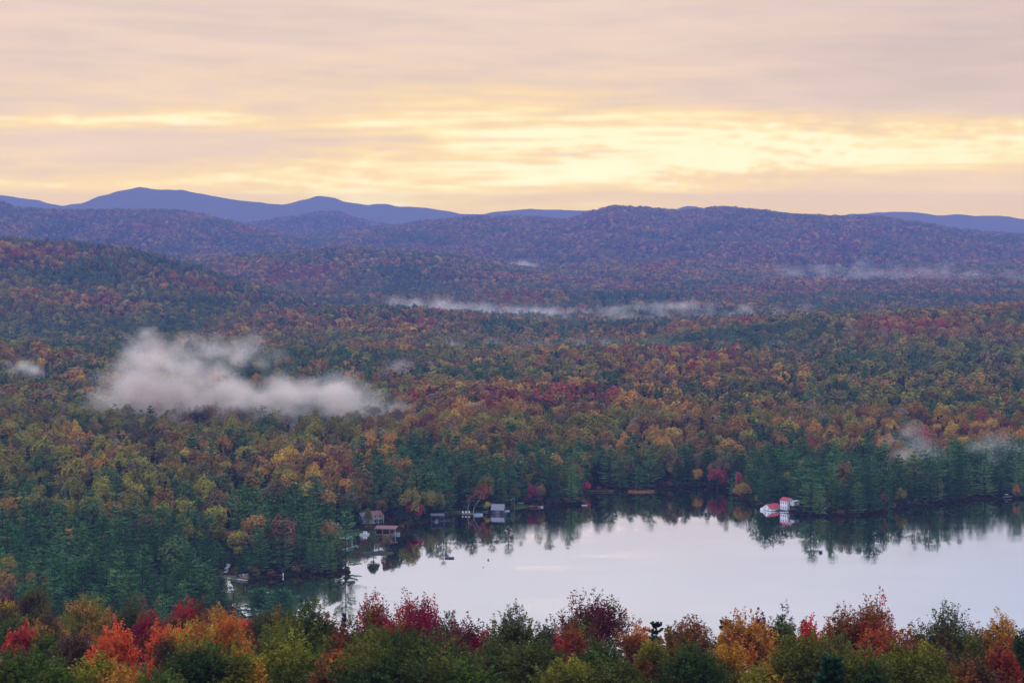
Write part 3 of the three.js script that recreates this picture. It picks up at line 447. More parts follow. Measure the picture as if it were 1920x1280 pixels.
// ------------------------------------------------------------------ the trees in front, each as the photograph has it
{
  const C = { crimson: [0.338, 0.023, 0.058], scarlet: [0.715, 0.039, 0.052], red: [0.468, 0.052, 0.046], fire: [0.806, 0.137, 0.039], orange: [0.598, 0.176, 0.033], amber: [0.546, 0.247, 0.033], yellow: [0.494, 0.325, 0.046], lime: [0.286, 0.247, 0.029], leaf: [0.111, 0.150, 0.026], deep: [0.052, 0.081, 0.021], olive: [0.156, 0.143, 0.026], moss: [0.098, 0.104, 0.023], brown: [0.111, 0.060, 0.029], rust: [0.299, 0.098, 0.033], wine: [0.156, 0.029, 0.039], plum: [0.195, 0.046, 0.078], grey: [0.150, 0.156, 0.091] };
  // [px, py of the top, width in px, distance, colours, label, options]
  const list = [
    [6, 1108, 46, 420, 'plum wine', 'small purple tree at the left edge below the pine stand', { up: 0.4 }],
    [66, 1105, 66, 430, 'brown olive', 'brownish olive round tree below the pine stand, near the left edge'],
    [12, 1134, 60, 390, 'yellow olive brown', 'yellow and brown tree below the small purple tree'],
    [160, 1124, 100, 400, 'lime olive amber', 'broad yellowish green tree with an orange edge below the pine stand'],
    [241, 1128, 52, 395, 'moss deep', 'dark green tree between the broad yellowish one and the crimson one'],
    [88, 1158, 52, 360, 'amber brown', 'small amber tree above the orange red tree at left'],
    [18, 1158, 70, 340, 'moss leaf', 'dull green tree at the left edge above the orange red one'],
    [44, 1172, 62, 255, 'rust fire red', 'orange red maple near the left edge of the foreground', { up: 0.75 }],
    [88, 1178, 60, 250, 'leaf moss', 'green tree between the two orange red maples at left', { up: 0.5 }],
    [140, 1186, 82, 245, 'brown plum brown', 'sparse brown tree beside the brightest orange red maple', { up: 0.8, bare: 0.45 }],
    [214, 1176, 84, 235, 'fire fire orange fire', 'brightest fiery orange red maple in the left foreground', { up: 0.8 }],
    [281, 1144, 62, 290, 'crimson red rust', 'tall narrow crimson maple behind the fiery orange one', { up: 0.85 }],
    [312, 1168, 66, 270, 'fire orange amber', 'orange maple between the crimson maple and the golden ones', { up: 0.8 }],
    [357, 1131, 74, 330, 'red rust brown', 'dark red tree with an orange foot below the pine stand', { up: 0.7 }],
    [372, 1164, 72, 255, 'amber orange lime', 'golden orange maple with upright twigs, left of its twin', { up: 0.85 }],
    [424, 1157, 80, 245, 'orange amber yellow', 'golden orange maple with upright twigs, right of its twin', { up: 0.85 }],
    [408, 1140, 50, 340, 'amber rust', 'small amber tree behind the golden orange twins'],
    [468, 1160, 60, 330, 'fire rust', 'low bright orange tree below the two lakeside pines'],
    [505, 1148, 70, 330, 'olive amber moss', 'olive tree with yellow leaves left of the dark green upright one'],
    [568, 1126, 92, 220, 'moss deep olive', 'dark olive upright tree standing against the cove', { up: 0.7, sprays: 800 }],
    [520, 1165, 62, 215, 'olive lime moss', 'yellowish olive tree below the dark upright one', { up: 0.6 }],
    [612, 1148, 70, 230, 'rust brown olive', 'rusty brown tree right of the dark olive upright one', { up: 0.7 }],
    [655, 1158, 88, 225, 'brown rust red', 'brown twiggy tree below the small lone spruce', { up: 0.8, bare: 0.35 }],
    [700, 1116, 66, 230, 'red crimson rust', 'red maple with the tallest spiky top against the lake, left of the crimson one', { up: 0.95, len: 2.0 }],
    [772, 1128, 118, 215, 'crimson crimson wine red', 'broad crimson maple against the lake', { up: 0.9, len: 1.9, sprays: 900 }],
    [838, 1150, 62, 290, 'grey moss', 'greyish green tree showing behind the crimson maple'],
    [866, 1164, 84, 200, 'wine brown crimson', 'dark maroon tree right of the crimson maple', { up: 0.7 }],
    [545, 1196, 150, 185, 'lime olive leaf', 'broad yellowish green layered tree in the lower left middle', { up: 0.25, sprays: 900 }],
    [628, 1226, 66, 170, 'orange rust', 'small orange tree at the edge of the great green dome', { up: 0.6 }],
    [745, 1186, 236, 170, 'deep moss leaf olive', 'great dark green domed tree in the foreground', { up: 0.2, sprays: 1700, crown: 0.8, lobes: 24 }],
    [908, 1176, 44, 300, 'yellow lime', 'pale yellow tree between the maroon and the olive trees'],
    [962, 1150, 92, 215, 'moss olive grey', 'olive green upright tree in the middle against the lake', { up: 0.75, sprays: 700 }],
    [1020, 1161, 48, 260, 'grey moss', 'thin greyish green tree left of the tallest dark red maple', { up: 0.7 }],
    [1038, 1180, 34, 290, 'red amber', 'tiny pinkish red tree beside the tallest dark red maple', { up: 0.7 }],
    [1112, 1116, 132, 225, 'wine rust brown wine olive', 'tallest dark red maple standing out against the lake', { up: 0.7, len: 1.7, sprays: 800, lobes: 16 }],
    [1068, 1172, 62, 220, 'red rust', 'low red tree at the left foot of the tallest dark red maple', { up: 0.7 }],
    [1196, 1170, 62, 220, 'rust brown orange', 'rusty tree between the tallest maple and the lone pine', { up: 0.7 }],
    [1290, 1162, 94, 215, 'rust olive moss rust', 'olive tree with rusty upright twigs right of the lone pine', { up: 0.85 }],
    [1128, 1204, 90, 185, 'leaf deep moss', 'green rounded tree below the tallest dark red maple', { up: 0.4 }],
    [1000, 1204, 120, 180, 'moss olive deep', 'dark olive domed tree below the upright olive one', { up: 0.4, sprays: 800 }],
    [1060, 1240, 104, 160, 'lime olive', 'yellowish green dome at the bottom, in the middle', { up: 0.5 }],
    [1158, 1246, 100, 160, 'olive moss', 'olive dome at the bottom right of the yellowish one', { up: 0.5 }],
    [1226, 1200, 66, 195, 'lime olive rust', 'yellowish green tree with red twigs below the lone pine', { up: 0.7 }],
    [1300, 1216, 120, 180, 'deep moss', 'deep green tree below the rusty twigged olive one', { up: 0.4, sprays: 800 }],
    [1398, 1158, 112, 200, 'orange rust amber', 'large orange maple right of the dark pine', { up: 0.85, len: 1.6, sprays: 900 }],
    [1426, 1152, 50, 240, 'wine crimson', 'maroon tree top behind the large orange maple', { up: 0.9 }],
    [1474, 1148, 62, 245, 'leaf deep', 'bright green tree top behind the large orange maple', { up: 0.7 }],
    [1520, 1156, 46, 205, 'scarlet scarlet red', 'small vivid scarlet maple, the brightest red in the foreground', { up: 0.8, sprays: 420 }],
    [1578, 1149, 80, 205, 'rust olive red rust', 'rusty red maple right of the vivid scarlet one', { up: 0.9, len: 1.7 }],
    [1634, 1140, 92, 205, 'red scarlet rust', 'tall red maple with spiky twigs against the lake at right', { up: 0.95, len: 2.0 }],
    [1668, 1182, 120, 190, 'rust red orange brown', 'broad rust red tree below the tall red maple', { up: 0.7, sprays: 800 }],
    [1722, 1176, 54, 225, 'wine brown', 'thin bare topped maroon tree right of the tall red maple', { up: 0.95, bare: 0.5 }],
    [1524, 1192, 160, 165, 'olive moss olive', 'great olive green dome below the scarlet maple', { up: 0.6, sprays: 1200, lobes: 18 }],
    [1715, 1222, 128, 165, 'olive lime moss', 'olive green dome below the broad rust red tree', { up: 0.6, sprays: 800 }],
    [1625, 1226, 100, 160, 'deep moss olive', 'dark green tree between the two olive domes', { up: 0.4 }],
    [1440, 1236, 90, 165, 'olive amber lime', 'yellow olive tree at the foot of the large orange maple', { up: 0.4 }],
    [1785, 1152, 110, 215, 'moss deep olive brown', 'dark olive tree with several spires at right against the lake', { up: 0.9, len: 1.9, sprays: 800 }],
    [1868, 1160, 96, 205, 'amber rust olive', 'golden rust tree near the right edge against the lake', { up: 0.85, len: 1.6 }],
    [1880, 1212, 56, 180, 'red rust', 'slim dark red tree in front of the golden rust one', { up: 0.8 }],
    [1925, 1188, 70, 190, 'deep leaf', 'dark green tree cut off by the right edge'],
    [1820, 1236, 84, 170, 'brown rust', 'brown tree at the bottom below the dark spires', { up: 0.5 }],
    [48, 1222, 120, 175, 'leaf deep leaf', 'dark green spreading tree in the lower left corner', { up: 0.2, sprays: 900 }],
    [190, 1238, 128, 165, 'lime olive amber', 'yellowish green tree at the bottom left of the dark spreading one', { up: 0.5, sprays: 800 }],
    [372, 1212, 120, 175, 'deep moss leaf', 'dark green spreading tree below the golden orange twins', { up: 0.15, sprays: 900 }],
    [108, 1250, 64, 160, 'moss leaf', 'small green tree at the bottom between two larger ones'],
    [300, 1258, 110, 160, 'leaf olive deep', 'low green tree at the bottom under the dark spreading one', { up: 0.3 }],
    [450, 1222, 90, 175, 'olive lime amber', 'olive yellow tree left of the broad layered one', { up: 0.4 }],
    [880, 1236, 110, 165, 'moss deep leaf', 'dark green tree right of the great green dome', { up: 0.4 }],
    [860, 1200, 80, 190, 'moss olive brown', 'olive brown tree below the dark maroon one', { up: 0.4 }],
    [930, 1200, 80, 195, 'moss deep leaf', 'green tree below the olive upright one in the middle', { up: 0.4 }],
    [1365, 1210, 80, 190, 'amber olive', 'amber olive tree under the left side of the large orange maple', { up: 0.7 }],
    [1780, 1215, 100, 190, 'brown moss rust', 'brown green tree under the dark spires', { up: 0.5 }],
    [330, 1188, 80, 225, 'amber rust brown', 'amber tree at the foot of the orange maple and the golden twins', { up: 0.7 }],
    [700, 1180, 80, 215, 'rust brown moss', 'rusty brown tree at the foot of the red spiky maple', { up: 0.7 }],
  ];
  list.forEach(([px, py, wide, d, colours, label, o = {}], k) => {
    const top = at(px, py, d), g = groundAt(top.x, d), H = Math.max(top.y - g, 6) * 0.95, radius = wide / FOCAL * d * 0.5, area = radius * radius * 1.3;
    const names = colours.split(' ').map((n) => C[n]);
    const { sprays = Math.round(clamp(area * 46 * clamp(H / (radius * 2.6), 1, 2), 700, 1500)), up = 0.5, ...rest } = o;
    const [crown, wood] = broadleafNear(500 + k, { H, radius: radius * 1.3, up, sprays: Math.round(sprays * (o.sprays ? 1.25 : 1)), crown: clamp(radius * 3.2 / H, 0.72, 0.9), leaf: 0.16 + d * 0.00022, per: 13, colours: names.length > 1 ? names : [names[0], names[0]], len: 0.5 + radius * 0.14, ...rest, ...(rest.len ? { len: rest.len * 0.72 } : {}) });
    const t = thing('foreground_tree', label, 'tree', { x: top.x, y: g, z: -d }, k * 1.7);
    part('crown', crown, leafMaterial, t); part('trunk', wood, barkMaterial, t);
  });
  const firs = [
    [487, 1104, 62, 724, 'left of the two dark green pines standing before the cove', { taper: 0.5, droop: 0.02, size: 0.9, tufts: 16 }],
    [527, 1106, 64, 716, 'right of the two dark green pines standing before the cove', { taper: 0.5, droop: 0.02, size: 0.9, tufts: 16 }],
    [1231, 1156, 52, 230, 'lone dark green pine with layered boughs right of the tallest maple', { taper: 0.55, rough: 0.3, droop: 0.12 }],
    [1362, 1154, 62, 225, 'dark pine half hidden behind the large orange maple', { taper: 0.6, droop: 0.1 }],
    [645, 1145, 20, 320, 'small lone spruce tip rising against the lake left of the red maple', { taper: 0.9, droop: -0.1 }],
    [1560, 1226, 90, 160, 'dark flat boughed hemlock between the two olive domes', { taper: 0.5, droop: -0.05 }],
  ];
  firs.forEach(([px, py, wide, d, label, o], k) => {
    const top = at(px, py, d), g = groundAt(top.x, d), H = top.y - g, t = thing(k === 4 ? 'spruce_tree' : 'pine_tree', label, 'tree', { x: top.x, y: g, z: -d }, k);
    const [crown, wood] = conifer(700 + k, { H, radius: wide / FOCAL * d * 0.62, whorls: 26, boughs: 8, tufts: 22, size: 0.6, from: 0.2, bushy: 1, ...o });
    const m = needleMaterial.clone(); if (d > 700) m.color.setRGB(0.07, 0.165, 0.06); else m.color.setRGB(0.036, 0.085, 0.036);
    part('crown', crown, m, t); part('trunk', wood, barkMaterial, t);
  });
}
// ------------------------------------------------------------------ houses, docks, boats and single trees along the shore
const box = (w, h, d, x = 0, y = 0, z = 0) => new THREE.BoxGeometry(w, h, d).translate(x, y, z);
function grain(base, seed, amount = 0.25, sx = 1, sy = 8) {       // weathered boards or shingles: a colour map with streaks
  const N = 64, a = new Uint8Array(N * N * 4), c = new THREE.Color().setRGB(...base);
  for (let y = 0; y < N; y++) for (let x = 0; x < N; x++) { const v = 1 + amount * (2 * fbm(x * 0.06 * sx, y * 0.06 * sy, seed, 3)), q = c.clone().multiplyScalar(v).convertLinearToSRGB(); a.set([q.r * 255, q.g * 255, q.b * 255, 255].map((k) => clamp(k, 0, 255)), (y * N + x) * 4); }
  const t = new THREE.DataTexture(a, N, N); t.colorSpace = THREE.SRGBColorSpace; t.magFilter = THREE.LinearFilter; t.wrapS = t.wrapT = THREE.RepeatWrapping; t.needsUpdate = true;
  return new THREE.MeshStandardMaterial({ map: t, roughness: 0.85 });
}
const M = { dusk: grain([0.09, 0.075, 0.10], 14, 0.25), white: grain([0.78, 0.77, 0.76], 1, 0.08), red: grain([0.48, 0.055, 0.075], 2, 0.2), rose: grain([0.22, 0.085, 0.075], 3, 0.25), grey: grain([0.20, 0.185, 0.21], 4, 0.25, 8, 1), cream: grain([0.34, 0.30, 0.23], 5, 0.12), mauve: grain([0.14, 0.12, 0.155], 6, 0.2), dark: grain([0.045, 0.04, 0.04], 7, 0.3), wood: grain([0.30, 0.17, 0.09], 8, 0.3), pale: grain([0.34, 0.31, 0.28], 9, 0.2), rust: grain([0.24, 0.11, 0.06], 10, 0.25), blue: grain([0.04, 0.13, 0.22], 11, 0.15), teal: grain([0.04, 0.17, 0.20], 12, 0.15), pane: std(new THREE.Color(0.012, 0.014, 0.02), 0.12), steel: std(new THREE.Color(0.5, 0.5, 0.52), 0.4, { metalness: 0.7 }), birch: grain([0.62, 0.60, 0.56], 13, 0.2) };
function gableBody(L, W, H, rise) {                               // walls with their two gables, ridge along x
  const s = new THREE.Shape([[-W / 2, 0], [W / 2, 0], [W / 2, H], [0, H + rise], [-W / 2, H]].map(([x, y]) => new THREE.Vector2(x, y)));
  return new THREE.ExtrudeGeometry(s, { depth: L, bevelEnabled: false }).translate(0, 0, -L / 2).rotateY(Math.PI / 2);
}
function gableRoof(L, W, H, rise, over = 0.35, thick = 0.14) {
  const a = Math.atan2(rise, W / 2), len = Math.hypot(rise, W / 2) + over;
  return mergeGeometries([1, -1].map((s) => box(L + over * 2, thick, len, 0, thick / 2 + 0.01, len / 2).rotateX(s > 0 ? a : -a).applyMatrix4(s > 0 ? new THREE.Matrix4() : new THREE.Matrix4().makeScale(1, 1, 1)).rotateY(s > 0 ? 0 : 0)).map((g, i) => { if (i) { g.dispose(); g = box(L + over * 2, thick, len, 0, thick / 2 + 0.01, -len / 2).rotateX(-a); } return g.translate(0, H + rise, 0); }));
}
function addWindow(parent, w, h, x, y, z, turn, frame = M.white) {
  const f = part('window', mergeGeometries([box(w + 0.16, 0.1, 0.1, 0, h / 2 + 0.04), box(w + 0.16, 0.1, 0.1, 0, -h / 2 - 0.04), box(0.08, h, 0.1, -w / 2 - 0.04), box(0.08, h, 0.1, w / 2 + 0.04)]), frame, parent);
  f.position.set(x, y, z); f.rotation.y = turn; part('pane', box(w, h, 0.06), M.pane, f);
}
function addDock(o, L, W, material, y = 0.45) {
  const n = Math.max(3, Math.round(L / 0.9)); for (let k = 0; k < n; k++) part('plank', box(L / n - 0.05, 0.09, W, -L / 2 + (k + 0.5) * L / n, y, 0), material, o);
  for (const sx of [-0.48, 0, 0.48]) for (const sz of [-0.46, 0.46]) part('post', new THREE.CylinderGeometry(0.09, 0.09, y + 1.6, 6).translate(sx * L, y / 2 - 0.4, sz * W), M.dark, o);
}
function hull(L, W, H) {
  const p = [], idx = [], n = 12;
  for (let i = 0; i <= n; i++) { const t = i / n, w = W / 2 * Math.pow(1 - Math.pow(t, 3.2), 0.7) * (0.86 + 0.14 * Math.sin(t * 3.1)), sheer = H * (1 + 0.35 * t * t), x = (t - 0.5) * L; for (const [k, y] of [[1, sheer], [0.72, -0.1], [-0.72, -0.1], [-1, sheer], [-0.88, sheer - 0.03], [-0.6, 0.12], [0.6, 0.12], [0.88, sheer - 0.03]]) p.push(x, y, w * k); }
  for (let i = 0; i < n; i++) for (let k = 0; k < 8; k++) { const a = i * 8 + k, b = i * 8 + (k + 1) % 8; idx.push(a, b, a + 8, b, b + 8, a + 8); }
  idx.push(0, 3, 1, 1, 3, 2, 0, 7, 3, 7, 4, 3);
  const g = new THREE.BufferGeometry(); g.setAttribute('position', new THREE.Float32BufferAttribute(p, 3)); g.setIndex(idx); const f = g.toNonIndexed(); f.computeVertexNormals(); return f;
}
function boat(name, label, category, p, turn, L, W, H, material, extra) {
  const o = thing(name, label, category, p, turn);
  const m = material.clone(); m.side = THREE.DoubleSide; m.map = null; m.color = new THREE.Color(); m.color.copy(hullColour.get(material)); part('hull', hull(L, W, H), m, o);
  for (const s of [-0.22, 0.08]) part('seat', box(0.3, 0.06, W * 0.72, s * L, H * 0.75, 0), M.wood, o);
  extra?.(o); return o;
}
const hullColour = new Map([[M.white, new THREE.Color(0.34, 0.35, 0.36)], [M.dark, new THREE.Color(0.03, 0.03, 0.035)], [M.rust, new THREE.Color(0.28, 0.10, 0.05)], [M.blue, new THREE.Color(0.04, 0.13, 0.22)], [M.pale, new THREE.Color(0.52, 0.47, 0.42)], [M.grey, new THREE.Color(0.26, 0.24, 0.27)]]);
const base = (px, py, lift = 0) => { const p = onWater(px, py); p.y = Math.max(groundAt(p.x, -p.z), 0) + lift; return p; };

// white boathouse with the red roof, afloat
{
  const o = thing('boathouse', 'low white boathouse with a broad red roof standing in the water', 'boathouse', onWater(1447.5, 956, 0), 0.62); o.scale.setScalar(0.92);
  part('wall', gableBody(8.2, 7.4, 1.25, 2.3), M.white, o); part('roof', gableRoof(8.2, 7.4, 1.25, 2.3, 0.25), M.red, o); part('foundation', box(8.6, 0.5, 7.8, 0, -0.1), M.dark, o);
  part('side_shed', box(1.8, 1.2, 2.0, -4.8, 0.6, -2.4), M.white, o);
  addWindow(o, 0.55, 0.8, -4.13, 1.75, -0.9, Math.PI / 2); addWindow(o, 0.55, 0.8, -4.13, 1.35, 1.9, Math.PI / 2); part('door', box(0.9, 1.5, 0.08, 3.1, 0.7, 3.72), M.white, o);
}
// white house with two rows of windows
{
  const o = thing('lake_house', 'white two storey house with a red roof and two rows of windows', 'house', base(1476, 958), -0.88);
  part('wall', gableBody(4.9, 5.2, 5.0, 1.35), M.white, o); part('roof', gableRoof(4.9, 5.2, 5.0, 1.35, 0.3), M.red, o); part('foundation', box(5.0, 0.6, 5.3, 0, 0.1), M.grey, o);
  for (const y of [1.55, 3.95]) for (const x of [-1.6, 0, 1.6]) addWindow(o, 0.55, 1.0, x, y, 2.63, 0);
  for (const z of [-1.1, 1.1]) addWindow(o, 0.75, 1.5, 2.48, 3.85, z, Math.PI / 2, M.white);
  part('upper_wing', box(2.6, 2.3, 4.4, 3.8, 3.9, -1.6), M.white, o); part('wing_roof', box(3.2, 0.15, 5.0, 3.9, 5.15, -1.6).rotateZ(-0.05), M.grey, o);
  addWindow(o, 0.7, 1.5, 5.13, 3.8, -1.3, Math.PI / 2); part('porch', box(2.5, 2.4, 4.3, 3.75, 1.4, -1.6), M.dark, o); part('deck', box(3.6, 0.15, 5.2, 4.0, 2.68, -1.0), M.wood, o);
  for (const z of [-3.4, -1.0, 1.4]) part('post', box(0.14, 2.6, 0.14, 5.6, 1.35, z), M.dark, o);
  for (const z of [1.55, -3.55]) part('railing', box(3.5, 0.08, 0.06, 4.0, 3.6, z), M.wood, o);
}
{ const o = thing('dock', 'whitish flat dock in front of the white two storey house', 'dock', onWater(1471, 961, 0), 0.05); addDock(o, 4.8, 1.6, M.white, 0.35); }
{
  const o = thing('shed', 'slim two level shed with a small red roof among the pines', 'shed', base(1542, 964), -0.4);
  part('wall', box(2.2, 2.2, 2.0, 0, 5.2, 0), M.dusk, o); part('roof', gableRoof(2.8, 2.6, 6.3, 0.8, 0.3), M.red, o); part('base_wall', box(2.0, 1.6, 1.8, 0, 0.9, 0), M.dusk, o); part('landing', box(2.6, 0.12, 2.4, 0, 4.0, 0), M.pale, o);
  for (const x of [-1.0, 1.0]) for (const z of [-0.9, 0.9]) part('post', box(0.16, 4.0, 0.16, x, 2.0, z), M.dusk, o); addWindow(o, 0.6, 0.8, 0, 5.3, 1.02, 0); part('stair', box(0.7, 0.12, 3.2, 1.5, 2.4, 0.6).rotateX(0.02), M.white, o);
}
{ const o = thing('dock', 'reddish brown flat dock right of the slim red roofed shed', 'dock', onWater(1602, 966.5, 0), -0.04); addDock(o, 5.6, 1.5, M.rust, 0.35); }
{
  const o = thing('cabin', 'tiny red roof showing between the pines above the canopied boat', 'cabin', base(1690, 934), -0.2); o.position.y += 0.6;
  part('wall', gableBody(3, 2.6, 1.8, 0.8), M.dark, o); part('roof', gableRoof(3, 2.6, 1.8, 0.8, 0.3), M.red, o); addWindow(o, 0.6, 0.6, 0, 1.1, 1.32, 0);
}
{
  const o = thing('dock', 'long thin grey dock beside the brown boat with a white canopy', 'dock', onWater(1727, 946.5, 0), -0.12); addDock(o, 6.2, 1.1, M.pale, 0.4);
  const b = boat('motorboat', 'brown motorboat under a white canopy at the thin grey dock', 'boat', onWater(1718, 944, 0.05), 0.1, 4.6, 1.8, 0.7, M.rust, (o) => { part('canopy', box(2.6, 0.08, 1.6, 0, 2.1, 0).rotateZ(-0.12), M.white, o); for (const x of [-1.2, 1.2]) for (const z of [-0.7, 0.7]) part('pole', box(0.06, 1.6, 0.06, x, 1.3, z), M.steel, o); part('outboard', box(0.35, 0.8, 0.35, -2.4, 0.7, 0), M.dark, o); });
}
{
  const o = thing('dock', 'thin pale dock at the far right end of the shore', 'dock', onWater(1874, 933.5, 0), -0.03); addDock(o, 7.5, 1.2, M.pale, 0.4);
  boat('motorboat', 'white motorboat moored at the far right dock', 'boat', onWater(1890, 933.5, 0.05), 0.15, 5, 1.9, 0.75, M.white, (o) => { part('windscreen', box(0.08, 0.5, 1.4, 0.6, 1.15, 0).rotateZ(0.4), M.pane, o); part('canopy', box(1.8, 0.07, 1.6, -0.6, 1.9, 0), M.white, o); for (const z of [-0.7, 0.7]) part('pole', box(0.06, 1.2, 0.06, -0.6, 1.3, z), M.steel, o); });
}
// out on the water
boat('motorboat', 'small dark boat with two pale covered seats out on the lake', 'boat', onWater(1540, 1035, 0), 1.2, 3.6, 1.5, 0.7, M.dark, (o) => { for (const x of [-0.9, 0.5]) part('seat_cover', box(0.7, 0.7, 0.9, x, 1.15, 0), M.white, o); part('outboard', box(0.35, 0.9, 0.35, -1.9, 0.5, 0), M.dark, o); });
{ const o = thing('swim_raft', 'dark flat swimming raft floating off the wooded point', 'raft', onWater(843, 1046.5, 0), -0.06); for (let k = 0; k < 6; k++) part('plank', box(0.62, 0.12, 2.4, -1.65 + k * 0.66, 0.42, 0), M.dark, o); for (const z of [-0.9, 0.9]) part('float', new THREE.CylinderGeometry(0.28, 0.28, 3.9, 10).rotateZ(Math.PI / 2).translate(0, 0.12, z), M.dark, o); part('ladder', box(0.1, 0.9, 0.7, 2.0, 0.6, 0), M.steel, o); }
for (const [x, y, s, label] of [[915.5, 1050, 1, 'larger dark round buoy floating right of the swimming raft'], [906, 1063.5, 0.6, 'smaller grey round buoy nearer than the dark one']]) { const o = thing('buoy', label, 'buoy', onWater(x, y, 0)); part('ball', new THREE.SphereGeometry(0.42 * s, 14, 10).translate(0, 0.2 * s, 0), s < 1 ? M.grey : M.dark, o); part('collar', new THREE.TorusGeometry(0.42 * s, 0.06, 6, 16).rotateX(Math.PI / 2).translate(0, 0.15 * s, 0), M.steel, o); }
{ const o = thing('marker_buoy', 'small red cone shaped marker behind the two dark green pines', 'buoy', onWater(501, 1111, 0)); part('cone', new THREE.ConeGeometry(0.45, 1.3, 12).translate(0, 0.75, 0), std(new THREE.Color(0.6, 0.03, 0.05), 0.5), o); part('float', new THREE.CylinderGeometry(0.5, 0.5, 0.25, 12).translate(0, 0.05, 0), M.white, o); }

// house on the left shore with its boathouse
{
  const o = thing('lake_house', 'cream house with a reddish roof, balcony and mauve wing above the lawn', 'house', base(698, 984, 0.2), 0.5);
  part('wall', gableBody(8.2, 5.6, 4.0, 1.7), M.cream, o); part('roof', gableRoof(8.2, 5.6, 4.0, 1.7, 0.5), M.rose, o); part('wing', gableBody(4.2, 4.6, 3.9, 1.5).translate(-5.0, 0, 0.3), M.mauve, o); part('wing_roof', gableRoof(4.2, 4.6, 3.9, 1.5, 0.35).translate(-5.0, 0, 0.3), M.mauve, o);
  part('chimney', box(0.7, 2.0, 0.7, -2.6, 6.0, -0.6), M.pale, o); part('balcony', box(5.6, 0.18, 1.8, 1.3, 2.3, 3.7), M.cream, o);
  for (const x of [-1.3, 1.3, 3.9]) part('post', box(0.18, 4.0, 0.18, x, 2.0, 4.5), M.white, o); part('railing', box(5.6, 0.75, 0.1, 1.3, 2.85, 4.55), M.cream, o);
  for (const [x, y] of [[0.2, 3.2], [2.6, 3.2], [0.2, 1.1], [2.6, 1.1]]) addWindow(o, 1.1, 1.2, x, y, 2.83, 0); for (const [x, y] of [[-6.2, 2.9], [-4.4, 2.9], [-5.3, 1.0]]) addWindow(o, 0.8, 1.1, x, y, 2.63, 0);
  addWindow(o, 0.8, 1.1, -7.13, 2.6, 0.3, Math.PI / 2);
}
{
  const o = thing('boathouse', 'open boathouse with a flat reddish roof and dark blue bays', 'boathouse', onWater(724, 1002, 0), -0.12);
  part('roof', box(10.4, 0.3, 6.4, 0, 3.5, 0).rotateX(0.09), M.rose, o); part('wall', box(8.0, 2.9, 0.2, -0.9, 1.9, -2.6), M.blue, o); part('side_wall', box(0.2, 2.9, 5.4, -4.8, 1.9, 0), M.blue, o); part('deck', box(9.4, 0.25, 2.4, -0.6, 0.5, 2.6), M.rust, o);
  for (const x of [-4.7, -1.2, 2.2, 4.9]) part('post', box(0.22, 3.2, 0.22, x, 1.7, 2.9), M.pale, o); part('door', box(2.6, 2.4, 0.12, 0.6, 1.8, -2.42), M.teal, o);
}
boat('motorboat', 'white motorboat under the open side of the reddish boathouse', 'boat', onWater(742, 1001.5, 0.1), -0.5, 4.6, 1.7, 0.7, M.white, (o) => { part('windscreen', box(0.07, 0.5, 1.3, 0.7, 1.1, 0), M.pane, o); });
{ const o = thing('dock', 'short brown dock carrying cream boats below the lawn', 'dock', onWater(680, 1001.5, 0), -0.15); addDock(o, 5.6, 2.0, M.wood, 0.4); }
boat('motorboat', 'cream motorboat with a raised cabin at the short brown dock', 'boat', onWater(684, 1003.2, 0.05), -0.1, 4.8, 1.8, 0.7, M.pale, (o) => { part('cabin', box(1.8, 0.9, 1.4, 0.1, 1.2, 0), M.white, o); part('window', box(1.3, 0.35, 1.44, 0.1, 1.35, 0), M.pane, o); });
{
  const o = thing('boat_lift', 'white framed boat lift with a teal cover in the cove', 'boat lift', onWater(650, 1019, 0), -0.1);
  part('deck', box(6.4, 0.2, 1.2, -0.6, 0.9, 1.6), M.pale, o); for (const x of [-3.2, 0, 2.4]) for (const z of [-1.4, 1.9]) part('post', box(0.16, 3.4, 0.16, x, 1.2, z), M.white, o);
  part('beam', box(5.8, 0.22, 0.2, -0.4, 2.7, 1.9), M.white, o); part('beam', box(5.8, 0.22, 0.2, -0.4, 2.7, -1.4), M.white, o); part('cover', box(3.2, 0.5, 2.6, 1.0, 3.1, 0.2).rotateX(0.08), M.teal, o);
}
boat('motorboat', 'brown motorboat hanging in the white framed boat lift', 'boat', onWater(645, 1020, 0.5), 3.3, 4.6, 1.7, 0.8, M.rust, (o) => { part('windscreen', box(0.07, 0.5, 1.3, 0.5, 1.15, 0), M.pane, o); });
boat('rowing_boat', 'pale rowing boat nearest the wooded point', 'boat', onWater(653, 1031, 0), 0.1, 2.8, 1.1, 0.4, M.white);
boat('rowing_boat', 'white rowing boat moored farther from the point, alone', 'boat', onWater(666.5, 1024, 0), -0.2, 2.6, 1.0, 0.4, M.white);
boat('rowing_boat', 'grey rowing boat close behind the pale one', 'boat', onWater(657, 1028, 0), 0.3, 2.4, 1.0, 0.35, M.grey);
boat('rowing_boat', 'white rowing boat lying off the small bushy islet', 'boat', onWater(714, 1033, 0), 0.05, 3.0, 1.1, 0.4, M.white);

